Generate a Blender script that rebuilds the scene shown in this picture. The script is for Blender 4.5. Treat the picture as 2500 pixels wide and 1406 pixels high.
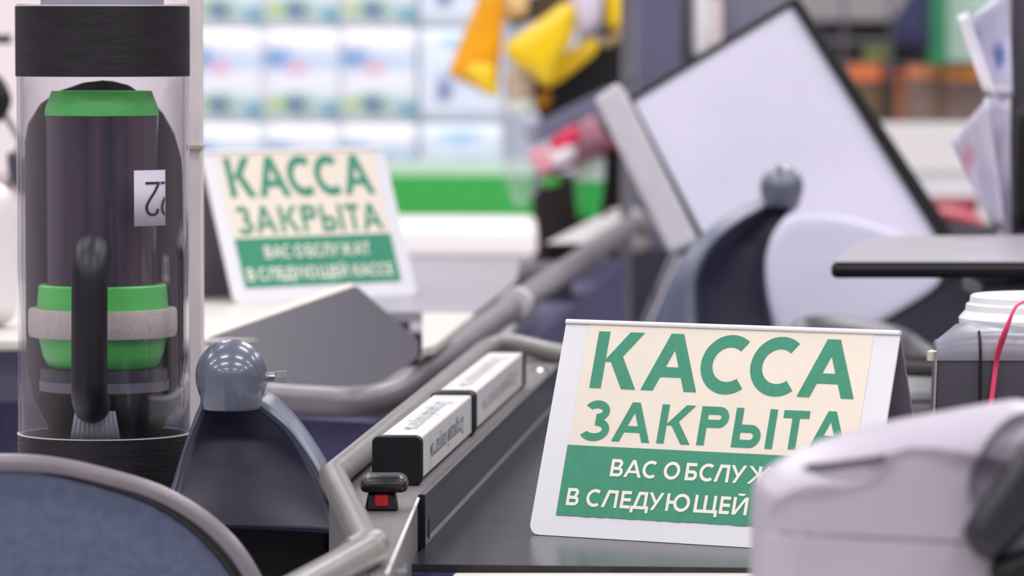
import bpy, bmesh, math, random
import numpy as np
from mathutils import Vector

random.seed(4)
for o in list(bpy.data.objects): bpy.data.objects.remove(o)
S = bpy.context.scene
COL = S.collection

# ------------------------------------------------------------------ camera
F, CX, CY = 11000.0, 1250.0, 703.0          # focal length and centre for a 2500 x 1406 frame
H = 1.238                                   # eye height
PITCH = math.atan(613 / F)
cam_d = bpy.data.cameras.new('camera')
cam_d.sensor_width = 36; cam_d.lens = F / 2500 * 36
cam_d.clip_start = .05; cam_d.clip_end = 100
cam_d.dof.use_dof = True; cam_d.dof.focus_distance = 3.52; cam_d.dof.aperture_fstop = 8.6
cam = bpy.data.objects.new('camera', cam_d); COL.objects.link(cam)
cam.location = (0, 0, H); cam.rotation_euler = (math.pi / 2 - PITCH, 0, 0)
S.camera = cam
# ------------------------------------------------------------------ daylight-white store light
w = bpy.data.worlds.new('store_light'); S.world = w; w.use_nodes = True
w.node_tree.nodes['Background'].inputs[0].default_value = (.92, .905, 1.0, 1)
w.node_tree.nodes['Background'].inputs[1].default_value = .27
def lamp(x, y, z, power, sx=1.3, sy=.35):
    l = bpy.data.lights.new('ceiling_lamp', 'AREA'); l.shape = 'RECTANGLE'; l.size = sx; l.size_y = sy
    l.energy = power; l.color = (1, .968, .975)
    o = bpy.data.objects.new('ceiling_lamp', l); COL.objects.link(o); o.location = (x, y, z)
for x in (-4.2, -1.4, 1.4, 4.2):
    for y in (-3.5, -.5, 2.2, 5, 8, 11.5):
        lamp(x, y, 4.3, 50 if y < 7 else 64)
S.view_settings.view_transform = 'Standard'; S.view_settings.look = 'None'
S.view_settings.gamma = 1; S.view_settings.use_curve_mapping = False
S.view_settings.exposure = -0.07

# ------------------------------------------------------------------ measuring helpers
cp, sp = math.cos(PITCH), math.sin(PITCH)
def ray(px, py):
    u = (px - CX) / F; v = (CY - py) / F
    return np.array([u, cp + v * sp, -sp + v * cp])
EYE = np.array([0, 0, H])
def P(px, py, D):
    d = ray(px, py); return EYE + d * (D / d[1])
def Z(px, py, z):
    d = ray(px, py); return EYE + d * ((z - H) / d[2])
def PL(px, py, o, n):
    d = ray(px, py); return EYE + d * (np.dot(np.array(o) - EYE, n) / np.dot(d, n))
def V(*a): return np.array(a, float)
def nrm(a): a = np.array(a, float); return a / np.linalg.norm(a)

# ------------------------------------------------------------------ materials
def lin(c):
    return tuple(((v / 255 + .055) / 1.055) ** 2.4 if v / 255 > .04045 else v / 255 / 12.92 for v in c)
MATS = {}
def mat(name, c, rough=.5, metal=0, var=.08, scale=40, bump=0, bscale=300, spec=.5, stretch=(1, 1, 1), c2=None, emit=0, coat=0):
    if name in MATS: return MATS[name]
    m = bpy.data.materials.new(name); m.use_nodes = True; nt = m.node_tree; b = nt.nodes['Principled BSDF']
    c = lin(c); tc = nt.nodes.new('ShaderNodeTexCoord'); mp = nt.nodes.new('ShaderNodeMapping')
    nt.links.new(tc.outputs['Object'], mp.inputs[0]); mp.inputs['Scale'].default_value = stretch
    nz = nt.nodes.new('ShaderNodeTexNoise'); nz.inputs['Scale'].default_value = scale; nz.inputs['Detail'].default_value = 5
    nt.links.new(mp.outputs[0], nz.inputs[0])
    rp = nt.nodes.new('ShaderNodeValToRGB')
    rp.color_ramp.elements[0].position = .3; rp.color_ramp.elements[1].position = .7
    lo = lin(c2) if c2 else tuple(v * (1 - var) for v in c); hi = c if c2 else tuple(min(1, v * (1 + var)) for v in c)
    rp.color_ramp.elements[0].color = (*lo, 1); rp.color_ramp.elements[1].color = (*hi, 1)
    nt.links.new(nz.outputs[0], rp.inputs[0]); nt.links.new(rp.outputs[0], b.inputs['Base Color'])
    b.inputs['Roughness'].default_value = rough; b.inputs['Metallic'].default_value = metal
    b.inputs['Specular IOR Level'].default_value = spec
    if coat: b.inputs['Coat Weight'].default_value = coat; b.inputs['Coat Roughness'].default_value = .1
    if bump:
        n2 = nt.nodes.new('ShaderNodeTexNoise'); n2.inputs['Scale'].default_value = bscale; n2.inputs['Detail'].default_value = 4
        nt.links.new(mp.outputs[0], n2.inputs[0]); bp = nt.nodes.new('ShaderNodeBump')
        bp.inputs['Strength'].default_value = bump; bp.inputs['Distance'].default_value = .002
        nt.links.new(n2.outputs[0], bp.inputs['Height']); nt.links.new(bp.outputs[0], b.inputs['Normal'])
    MATS[name] = m; return m
def clear(name, tint=(.95, .95, .97), gl=.5, milk=.08, edge=.4, milk_c=(200, 200, 205), rough=.03):
    """thin clear plastic: straight-through transparency with a fresnel sheen and a little milkiness"""
    m = bpy.data.materials.new(name); m.use_nodes = True; nt = m.node_tree; N = nt.nodes; N.clear()
    out = N.new('ShaderNodeOutputMaterial'); tr = N.new('ShaderNodeBsdfTransparent'); tr.inputs[0].default_value = (*tint, 1)
    g = N.new('ShaderNodeBsdfGlossy'); g.inputs[0].default_value = (.95, .95, .97, 1); g.inputs[1].default_value = rough
    d = N.new('ShaderNodeBsdfDiffuse'); d.inputs[0].default_value = (*lin(milk_c), 1)
    m1 = N.new('ShaderNodeMixShader'); m2 = N.new('ShaderNodeMixShader'); lw = N.new('ShaderNodeLayerWeight'); lw.inputs[0].default_value = .22
    ma = N.new('ShaderNodeMath'); ma.operation = 'MULTIPLY'; ma.inputs[1].default_value = gl
    tc = N.new('ShaderNodeTexCoord'); mp = N.new('ShaderNodeMapping'); mp.inputs['Scale'].default_value = (1, 1, .02)
    nz = N.new('ShaderNodeTexNoise'); nz.inputs['Scale'].default_value = 90; mm = N.new('ShaderNodeMath'); mm.operation = 'MULTIPLY'; mm.inputs[1].default_value = milk * 2
    L = nt.links.new
    L(tc.outputs['Object'], mp.inputs[0]); L(mp.outputs[0], nz.inputs[0]); L(nz.outputs[0], mm.inputs[0])
    sq = N.new('ShaderNodeMath'); sq.operation = 'POWER'; sq.inputs[1].default_value = 4; L(lw.outputs['Facing'], sq.inputs[0])
    ad = N.new('ShaderNodeMath'); ad.operation = 'MULTIPLY_ADD'; ad.inputs[1].default_value = edge; L(sq.outputs[0], ad.inputs[0]); L(mm.outputs[0], ad.inputs[2])  # white mixed in at grazing angles stands in for bright edge highlights
    L(ad.outputs[0], m1.inputs[0]); L(tr.outputs[0], m1.inputs[1]); L(d.outputs[0], m1.inputs[2])
    L(lw.outputs['Facing'], ma.inputs[0]); L(ma.outputs[0], m2.inputs[0]); L(m1.outputs[0], m2.inputs[1]); L(g.outputs[0], m2.inputs[2]); L(m2.outputs[0], out.inputs[0])
    MATS[name] = m; return m
def blobs(name, base, spots, rough=.35):
    """printed film: soft-edged printed spots (u, v, ru, rv, colour, softness) in the pack's own box coordinates"""
    m = bpy.data.materials.new(name); m.use_nodes = True; nt = m.node_tree; N = nt.nodes; L = nt.links.new
    b = N['Principled BSDF']; b.inputs['Roughness'].default_value = rough
    tc = N.new('ShaderNodeTexCoord'); sx = N.new('ShaderNodeSeparateXYZ'); L(tc.outputs['Generated'], sx.inputs[0])
    nz = N.new('ShaderNodeTexNoise'); nz.inputs['Scale'].default_value = 7; L(tc.outputs['Generated'], nz.inputs[0])
    def mth(op, a, bb):
        n = N.new('ShaderNodeMath'); n.operation = op
        for i, q in enumerate((a, bb)):
            if isinstance(q, (int, float)): n.inputs[i].default_value = q
            else: L(q, n.inputs[i])
        return n.outputs[0]
    cur = None
    wob = mth('MULTIPLY', mth('SUBTRACT', nz.outputs[0], .5), .9)
    for (u, v, ru, rv, c, soft) in spots:
        du = mth('DIVIDE', mth('SUBTRACT', sx.outputs[0], u), ru); dv = mth('DIVIDE', mth('SUBTRACT', sx.outputs[2], v), rv)
        d = mth('ADD', mth('SQRT', mth('ADD', mth('MULTIPLY', du, du), mth('MULTIPLY', dv, dv)), 0), wob)
        mr = N.new('ShaderNodeMapRange'); mr.inputs[1].default_value = 1; mr.inputs[2].default_value = 1 - soft
        L(d, mr.inputs[0]); mx = N.new('ShaderNodeMix'); mx.data_type = 'RGBA'; L(mr.outputs[0], mx.inputs[0])
        if cur is None: mx.inputs[6].default_value = (*lin(base), 1)
        else: L(cur, mx.inputs[6])
        mx.inputs[7].default_value = (*lin(c), 1); cur = mx.outputs[2]
    L(cur, b.inputs['Base Color']); MATS[name] = m; return m

# ------------------------------------------------------------------ object helpers
ORG = {}
def thing(name, label, cat, loc, group=None):
    o = bpy.data.objects.new(name, None); COL.objects.link(o); o.location = loc
    o.empty_display_size = .05
    o['label'] = label; o['category'] = cat
    if group: o['group'] = group
    ORG[o.name] = np.array(loc, float); return o
def obj(name, verts, faces, m, parent=None, smooth=True, bevel=0, solid=0, label=None, kind=None, sharp=35):
    me = bpy.data.meshes.new(name)
    org = ORG[parent.name] if parent else np.mean(np.array([list(v) for v in verts]), axis=0)
    me.from_pydata([tuple(np.array(v) - org) for v in verts], [], [tuple(f) for f in faces])
    bm = bmesh.new(); bm.from_mesh(me); bmesh.ops.recalc_face_normals(bm, faces=bm.faces); bm.to_mesh(me); bm.free()
    o = bpy.data.objects.new(name, me); COL.objects.link(o); me.materials.append(m)
    if parent: o.parent = parent
    else: o.location = org
    ORG[o.name] = org
    if smooth:
        for p in me.polygons: p.use_smooth = True
        me.set_sharp_from_angle(angle=math.radians(sharp))
    if solid:
        md = o.modifiers.new('solid', 'SOLIDIFY'); md.thickness = solid; md.offset = 0
    if bevel:
        md = o.modifiers.new('bevel', 'BEVEL'); md.width = bevel; md.segments = 3; md.limit_method = 'ANGLE'; md.angle_limit = math.radians(40)
        md.harden_normals = False
    if label: o['label'] = label
    if kind: o['kind'] = kind
    return o
def tag(o, label, cat, group=None, kind=None):
    o['label'] = label; o['category'] = cat
    if group: o['group'] = group
    if kind: o['kind'] = kind
    return o
class MB:
    def __init__(s): s.v = []; s.f = []
    def add(s, v, f):
        k = len(s.v); s.v += [np.array(q, float) for q in v]; s.f += [[i + k for i in q] for q in f]; return s
    def box(s, o, a, b, c):
        o, a, b, c = map(lambda q: np.array(q, float), (o, a, b, c))
        return s.add([o, o + a, o + a + b, o + b, o + c, o + a + c, o + a + b + c, o + b + c],
                     [(0, 3, 2, 1), (4, 5, 6, 7), (0, 1, 5, 4), (1, 2, 6, 5), (2, 3, 7, 6), (3, 0, 4, 7)])
    def aabb(s, x0, x1, y0, y1, z0, z1): return s.box((x0, y0, z0), (x1 - x0, 0, 0), (0, y1 - y0, 0), (0, 0, z1 - z0))
    def prism(s, pts, vec):
        n = len(pts); vec = np.array(vec, float)
        return s.add([np.array(p, float) for p in pts] + [np.array(p, float) + vec for p in pts],
                     [list(range(n))[::-1], list(range(n, 2 * n))] + [(i, (i + 1) % n, (i + 1) % n + n, i + n) for i in range(n)])
    def tube(s, path, r, n=20, cap=True):
        path = [np.array(p, float) for p in path]; m = len(path)
        rs = r if hasattr(r, '__len__') else [r] * m
        T = [nrm(path[min(i + 1, m - 1)] - path[max(i - 1, 0)]) for i in range(m)]
        up = V(0, 0, 1) if abs(T[0][2]) < .9 else V(1, 0, 0)
        u = nrm(np.cross(T[0], up)); vs = []
        for i in range(m):
            u = nrm(u - T[i] * np.dot(u, T[i])); q = np.cross(T[i], u)
            vs += [path[i] + rs[i] * (math.cos(2 * math.pi * k / n) * u + math.sin(2 * math.pi * k / n) * q) for k in range(n)]
        fs = [(i * n + k, i * n + (k + 1) % n, (i + 1) * n + (k + 1) % n, (i + 1) * n + k) for i in range(m - 1) for k in range(n)]
        if cap: fs += [list(range(n))[::-1], list(range((m - 1) * n, m * n))]
        return s.add(vs, fs)
    def lathe(s, c, prof, n=64, a0=0, a1=2 * math.pi, closed=True):
        """prof: list of (radius, z) around the vertical through c"""
        vs = []; full = abs(a1 - a0 - 2 * math.pi) < 1e-6; k = n if full else n + 1
        for (r, z) in prof:
            for i in range(k):
                a = a0 + (a1 - a0) * i / n; vs.append((c[0] + r * math.sin(a), c[1] - r * math.cos(a), z))
        m = len(prof); fs = []
        for j in range(m - (0 if closed else 1)):
            j2 = (j + 1) % m
            for i in range(n):
                i2 = (i + 1) % k; fs.append((j * k + i, j * k + i2, j2 * k + i2, j2 * k + i))
        if not full and closed: fs += [[j * k for j in range(m)], [j * k + n for j in range(m)][::-1]]
        return s.add(vs, fs)
    def build(s, name, m, parent=None, **kw): return obj(name, s.v, s.f, m, parent, **kw)
def spline(pts, sub=8, closed=False):
    pts = [np.array(p, float) for p in pts]; n = len(pts); out = []
    rng = range(n if closed else n - 1)
    for i in rng:
        if closed: a, b, c, d = pts[i - 1], pts[i], pts[(i + 1) % n], pts[(i + 2) % n]
        else: a, b, c, d = pts[max(i - 1, 0)], pts[i], pts[i + 1], pts[min(i + 2, n - 1)]
        for k in range(sub):
            t = k / sub
            out.append(.5 * ((2 * b) + (-a + c) * t + (2 * a - 5 * b + 4 * c - d) * t * t + (-a + 3 * b - 3 * c + d) * t ** 3))
    if not closed: out.append(pts[-1])
    return out
def fillet(pts, r, sub=8):
    """polyline with its corners rounded"""
    pts = [np.array(p, float) for p in pts]; out = [pts[0]]
    for i in range(1, len(pts) - 1):
        a, b, c = pts[i - 1], pts[i], pts[i + 1]; rr = r[i - 1] if hasattr(r, '__len__') else r
        d1 = min(rr, .45 * np.linalg.norm(a - b)); d2 = min(rr, .45 * np.linalg.norm(c - b))
        s, e = b + nrm(a - b) * d1, b + nrm(c - b) * d2
        for k in range(sub + 1):
            t = k / sub; out.append((1 - t) ** 2 * s + 2 * t * (1 - t) * b + t * t * e)
    out.append(pts[-1]); return out
def resample(poly, n):
    poly = np.array(poly + [poly[0]]); seg = np.linalg.norm(np.diff(poly, axis=0), axis=1); cum = np.concatenate([[0], np.cumsum(seg)])
    t = np.linspace(0, cum[-1], n, endpoint=False)
    return np.stack([np.interp(t, cum, poly[:, 0]), np.interp(t, cum, poly[:, 1])], 1)
def relief(name, outline, D, half, m, parent=None, edge=.01, n=160, rings=18, centre=None, smooth_outline=True, normal=(0, -1, 0), feat=None, flat_back=False, **kw):
    """solid body with a given silhouette: rounded edges of radius `edge`, half-thickness `half`, built at its own depth"""
    pl = spline(outline, 8, True) if smooth_outline else fillet_closed(outline)
    pl = resample([q for q in pl], n); c = np.array(centre) if centre is not None else pl.mean(0)
    nn = nrm(normal); mid = pl.mean(0); o = P(mid[0], mid[1], D); ppm = F / D
    ts = 1 - np.linspace(0, 1, rings + 1)[:-1] ** 1.7
    allp = np.concatenate([c + t * (pl - c) for t in ts] + [c[None]])
    nx = np.roll(pl, -1, 0); d = np.full(len(allp), 1e9)
    for a, b in zip(pl, nx):
        ab = b - a; t = np.clip(((allp - a) @ ab) / (ab @ ab + 1e-9), 0, 1)
        d = np.minimum(d, np.linalg.norm(allp - (a + t[:, None] * ab), axis=1))
    d /= ppm; f = half * np.sqrt(np.clip(1 - (1 - np.minimum(d / edge, 1)) ** 2, 0, 1)); f[:n] = 0
    base = [PL(x, y, o, nn) for x, y in allp]
    ff = f.copy()
    if feat is not None: ff = ff + np.where(d > 1e-6, np.array([feat(x, y, dd) for (x, y), dd in zip(allp, d)]), 0)
    front = [b + nn * q for b, q in zip(base, ff)]; back = [b - nn * q for b, q in zip(base, (f if not flat_back else f * 0 + half))]
    N = len(allp); vs = front + back[n:]
    def fi(r, i): return r * n + i % n
    def bi(r, i): return i % n if r == 0 else N + (r - 1) * n + i % n
    fs = []
    for r in range(rings - 1):
        for i in range(n):
            fs.append((fi(r, i), fi(r, i + 1), fi(r + 1, i + 1), fi(r + 1, i))); fs.append((bi(r, i), bi(r + 1, i), bi(r + 1, i + 1), bi(r, i + 1)))
    cf, cb = N - 1, len(vs) - 1
    for i in range(n):
        fs.append((fi(rings - 1, i), fi(rings - 1, i + 1), cf)); fs.append((bi(rings - 1, i), cb, bi(rings - 1, i + 1)))
    return obj(name, vs, fs, m, parent, sharp=60, **kw)
def fillet_closed(pts, r=14):
    n = len(pts); pts = [np.array(p, float) for p in pts]; out = []
    for i in range(n):
        a, b, c = pts[i - 1], pts[i], pts[(i + 1) % n]
        s, e = b + nrm(a - b) * min(r, .45 * np.linalg.norm(a - b)), b + nrm(c - b) * min(r, .45 * np.linalg.norm(c - b))
        out += [(1 - t) ** 2 * s + 2 * t * (1 - t) * b + t * t * e for t in (0, .25, .5, .75, 1)]
    return out

# ------------------------------------------------------------------ palette
white = mat('white_enamel', (224, 223, 229), .32, var=.02, scale=15)
cream = mat('cream_sticker', (232, 221, 206), .45, var=.03, scale=25)
green_ink = mat('green_ink', (46, 138, 108), .4, var=.07, scale=180)
cream_ink = mat('cream_ink', (240, 233, 220), .45, var=.03)
grey_back = mat('grey_sheet_inside', (122, 117, 130), .5)
belt_m = mat('belt_rubber', (50, 49, 55), .24, var=.25, scale=60, bump=.05, bscale=700, spec=.22)
alu = mat('dull_aluminium', (128, 124, 128), .38, .45, var=.12, scale=30, stretch=(1, 1, 1))
rail_m = mat('rail_extrusion', (72, 69, 80), .35, .3, var=.1, scale=25)
dusty = mat('dusty_ledge', (116, 112, 114), .6, .15, scale=260, bump=.12, bscale=600, c2=(84, 80, 82))
tube_m = mat('grey_bumper_tube', (126, 123, 122), .33, .2, var=.12, scale=35, bump=.05, bscale=200)
tube_dk = mat('dark_bumper_tube', (116, 111, 118), .36, .15, var=.08, scale=25)
black = mat('black_plastic', (17, 17, 22), .3, spec=.4, var=.15, scale=60)
black_matte = mat('black_matte', (16, 16, 20), .5, spec=.3, var=.15, scale=60)
black_tape = mat('black_tape', (28, 24, 30), .4, spec=.4, var=.35, scale=60, bump=.25, bscale=160, stretch=(.4, .4, 3))
navy = mat('navy_panel', (62, 60, 100), .6, var=.1, scale=200, bump=.35, bscale=350)
slate = mat('slate_plate', (43, 37, 54), .45, spec=.3, var=.06, scale=12)
slate2 = mat('slate_cabinet', (92, 91, 118), .45, var=.06, scale=8)
ball_m = mat('slate_blue_gloss', (92, 96, 114), .3, var=.04, scale=20, coat=.5)
fin_m = mat('charcoal_shell', (25, 25, 48), .38, spec=.3, var=.08, scale=15)
rim_m = mat('slate_rim', (96, 102, 122), .35, var=.05)
grey_pl = mat('grey_machine_plastic', (178, 170, 184), .38, var=.03, scale=20)
red = mat('red_button', (190, 30, 38), .4)
green_pl = mat('green_plastic', (92, 206, 98), .38, var=.05, scale=30)
felt = mat('grey_felt', (205, 192, 186), .9, var=.08, scale=200, bump=.4, bscale=500)
chrome = mat('chrome', (205, 205, 210), .15, .95, var=.05)
dark_pl = mat('dark_device_plastic', (70, 66, 76), .42, var=.07, scale=30)
dev_top = mat('device_top_plastic', (128, 127, 140), .3, var=.05)
pole_m = mat('pinkish_pole', (232, 222, 224), .4, var=.12, scale=30, stretch=(1, 1, .2))
lav = mat('lavender_screen', (222, 219, 238), .35, var=.05, scale=5)
lav2 = mat('lavender_flap', (207, 204, 226), .35, var=.02, scale=5)
paper = mat('white_paper', (244, 240, 248), .6, var=.04, scale=10)
beige_edge = mat('beige_edge', (218, 208, 198), .5, var=.05)
cream_top = mat('cream_counter', (208, 203, 196), .4, var=.03, scale=8)
glass = clear('clear_tube_plastic', gl=.6, milk=.006, edge=.45, milk_c=(235, 233, 238))
film = clear('clear_film', gl=.4, milk=.14, rough=.15, edge=.3)

# ------------------------------------------------------------------ lettering, drawn from strokes (mm)
class Pen:
    def __init__(s): s.p = []; s.k = 0
    def quad(s, *q):
        s.k += 1; s.p.append((list(q), s.k * 1.2e-5))
    def rect(s, x0, y0, x1, y1): s.quad((x0, y0), (x1, y0), (x1, y1), (x0, y1))
    def sl(s, xa, ya, xb, yb, hw): s.quad((xa, ya), (xa + hw, ya), (xb + hw, yb), (xb, yb))    # slanted stroke cut level
    def arc(s, cx, cy, rx, ry, sw, a0, a1, n=40):
        s.k += 1
        for i in range(n):
            t0, t1 = (math.radians(a0 + (a1 - a0) * k / n) for k in (i, i + 1))
            s.p.append(([(cx + (rx - q) * math.cos(t), cy + (ry - q) * math.sin(t)) for t, q in ((t0, 0), (t1, 0), (t1, sw), (t0, sw))], s.k * 1.2e-5))
    def glyph(s, ch, x0, x1, y0, h, sw):
        w_ = x1 - x0; y1 = y0 + h; xm = (x0 + x1) / 2; hw = sw * 1.06; ym = y0 + h / 2
        if ch == 'К':
            s.rect(x0, y0, x0 + sw, y1); k = hw * 1.18
            s.sl(x0 + sw * .85, y0 + h * .47, x1 - k, y1, k); xl = x0 + sw * .85 + (.10 / .53) * (x1 - k - x0 - sw * .85); s.sl(x1 - k, y0, xl, y0 + h * .57, k)
        elif ch == 'А':
            a = xm - hw / 2
            s.sl(x0, y0, a, y1, hw); s.sl(x1 - hw, y0, a, y1, hw)
            k = .24; k2 = .24 + sw * .8 / h; s.rect(x0 + (a - x0) * k2 + hw * .3, y0 + h * k, x1 - (x1 - hw - a) * k2 - hw * .3, y0 + h * k2)
        elif ch == 'С':
            r = h * .515; s.arc(x0 + r, ym, r, r, sw, 52, 308, 60)
        elif ch == 'О':
            s.arc(xm, ym, w_ / 2, h * .515, sw, 0, 360, 60)
        elif ch == 'З':
            r1, r2 = h * .265, h * .295; c1 = x0 + w_ * .48
            s.arc(c1, y1 - r1 + h * .01, w_ * .44, r1, sw, 152, -90); s.arc(c1, y0 + r2 - h * .01, w_ * .52, r2, sw, 90, -150)
        elif ch == 'Р':
            s.rect(x0, y0, x0 + sw, y1); r = h * .27; cx = x1 - r
            s.rect(x0, y1 - sw, cx, y1); s.rect(x0, y1 - 2 * r, cx, y1 - 2 * r + sw); s.arc(cx, y1 - r, r, r, sw, -90, 90)
        elif ch in 'ЬЫ':
            e = x1 if ch == 'Ь' else x0 + w_ * .68
            s.rect(x0, y0, x0 + sw, y1); r = h * .29; cx = e - r
            s.rect(x0, y0, cx, y0 + sw); s.rect(x0, y0 + 2 * r - sw, cx, y0 + 2 * r); s.arc(cx, y0 + r, r, r, sw, -90, 90)
            if ch == 'Ы': s.rect(x1 - sw, y0, x1, y1)
        elif ch == 'Т':
            s.rect(x0, y1 - sw, x1, y1); s.rect(xm - sw / 2, y0, xm + sw / 2, y1)
        elif ch == 'В':
            s.rect(x0, y0, x0 + sw, y1); r = h * .25; r2 = h * .28
            s.rect(x0, y1 - sw, x1 - r - w_ * .08, y1); s.arc(x1 - r - w_ * .08, y1 - r, r, r, sw, -90, 90)
            s.rect(x0, y0 + 2 * r2 - sw, x1 - r2, y0 + 2 * r2); s.rect(x0, y0, x1 - r2, y0 + sw); s.arc(x1 - r2, y0 + r2, r2, r2, sw, -90, 90)
        elif ch == 'Б':
            s.rect(x0, y0, x0 + sw, y1); r = h * .29; s.rect(x0, y1 - sw, x1 - w_ * .1, y1)
            s.rect(x0, y0 + 2 * r - sw, x1 - r, y0 + 2 * r); s.rect(x0, y0, x1 - r, y0 + sw); s.arc(x1 - r, y0 + r, r, r, sw, -90, 90)
        elif ch == 'Л':
            s.sl(x0, y0, x0 + w_ * .32, y1, hw); s.rect(x1 - sw, y0, x1, y1); s.rect(x0 + w_ * .32, y1 - sw, x1, y1)
        elif ch == 'Д':
            b = y0; s.sl(x0 + w_ * .1, b, x0 + w_ * .36, y1, hw); s.rect(x1 - sw - w_ * .13, b, x1 - w_ * .13, y1); s.rect(x0 + w_ * .36, y1 - sw, x1 - w_ * .13, y1)
            s.rect(x0, b, x1, b + sw); s.rect(x0, b - sw * 1.1, x0 + sw, b); s.rect(x1 - sw, b - sw * 1.1, x1, b)
        elif ch == 'У':
            s.sl(x0 + w_ * .2, y0, x1 - hw, y1, hw); s.sl(x0 + w_ * .42, y0 + h * .38, x0, y1, hw)
        elif ch == 'Ж':
            s.rect(xm - sw / 2, y0, xm + sw / 2, y1)
            s.sl(x0, y0, xm - hw * .6, y0 + h * .58, hw); s.sl(xm - hw * .6, y0 + h * .44, x0, y1, hw)
            s.sl(x1 - hw, y0, xm - hw * .4, y0 + h * .58, hw); s.sl(xm - hw * .4, y0 + h * .44, x1 - hw, y1, hw)
        elif ch == 'Ю':
            r = w_ * .35; s.rect(x0, y0, x0 + sw, y1); s.rect(x0, ym - sw / 2, x1 - 2 * r + sw, ym + sw / 2); s.arc(x1 - r, ym, r, h * .515, sw, 0, 360, 50)
        elif ch == 'Щ':
            e = x1 - sw * .7
            for q in (x0, (x0 + e - sw) / 2, e - sw): s.rect(q, y0, q + sw, y1)
            s.rect(x0, y0, x1, y0 + sw); s.rect(x1 - sw, y0 - sw * 1.1, x1, y0 + sw)
        elif ch == 'Е':
            s.rect(x0, y0, x0 + sw, y1)
            for q in (y0, ym - sw / 2, y1 - sw): s.rect(x0, q, x1, q + sw)
        elif ch == 'Й':
            s.rect(x0, y0, x0 + sw, y1); s.rect(x1 - sw, y0, x1, y1); s.sl(x0 + sw * .2, y0, x1 - sw * 1.2, y1, sw)
            s.arc(xm, y1 + h * .2, w_ * .26, h * .13, sw * .75, 180, 360, 14)
BIG = [('К', 31, 71.5, 120.7, 46.5, 10), ('А', 76, 124.6, 120.7, 46.7, 10.2), ('С', 124.7, 164.2, 120.7, 46.6, 10), ('С', 167.4, 207, 120.7, 46.6, 10), ('А', 210.5, 258.6, 120.6, 46.8, 10.2),
       ('З', 29.5, 54.8, 78, 32.4, 6.3), ('А', 58.3, 91.6, 78.3, 32.1, 6.4), ('К', 97.7, 126.8, 78.4, 31.5, 6.4), ('Р', 132.3, 156.5, 78.5, 31.3, 6.4), ('Ы', 162, 197, 78.2, 31.6, 6.3), ('Т', 202.5, 224.3, 78.6, 31, 6.2), ('А', 226.6, 259.2, 78, 32.2, 6.4)]
SMALL = [('В', 62.5, 73.4, 49.9, 14, 2.58), ('А', 74.4, 89.7, 49.9, 14, 2.58), ('С', 90.2, 102.4, 49.9, 14, 2.58), ('О', 108.7, 122.7, 49.9, 14, 2.58), ('Б', 127.5, 137.8, 49.9, 14, 2.58), ('С', 139.4, 151.5, 49.9, 14, 2.58), ('Л', 152.5, 165, 49.9, 14, 2.58), ('У', 165.8, 179, 49.9, 14, 2.58), ('Ж', 181, 200.2, 49.9, 14, 2.58), ('А', 201.5, 216.5, 49.9, 14, 2.58), ('Т', 217.5, 228, 49.9, 14, 2.58),
         ('В', 28.5, 39.4, 24.8, 14, 2.58), ('С', 45.8, 58.3, 24.8, 14, 2.58), ('Л', 59.6, 73.1, 24.8, 14, 2.58), ('Е', 75.9, 84.6, 24.8, 14, 2.58), ('Д', 85.1, 100.7, 24.8, 14, 2.58), ('У', 99.9, 112.8, 24.8, 14, 2.58), ('Ю', 115.4, 135.8, 24.8, 14, 2.58), ('Щ', 139.6, 160, 24.8, 14, 2.58), ('Е', 161.4, 170, 24.8, 14, 2.58), ('Й', 172.3, 185, 24.8, 14, 2.58),
         ('К', 194, 204.5, 24.8, 14, 2.58), ('А', 205.2, 220, 24.8, 14, 2.58), ('С', 220.6, 232.5, 24.8, 14, 2.58), ('С', 234, 246, 24.8, 14, 2.58), ('Е', 248.5, 257, 24.8, 14, 2.58)]
def ink(letters):
    p = Pen()
    for g in letters: p.k = 0; p.glyph(*g)
    return p.p
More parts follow.
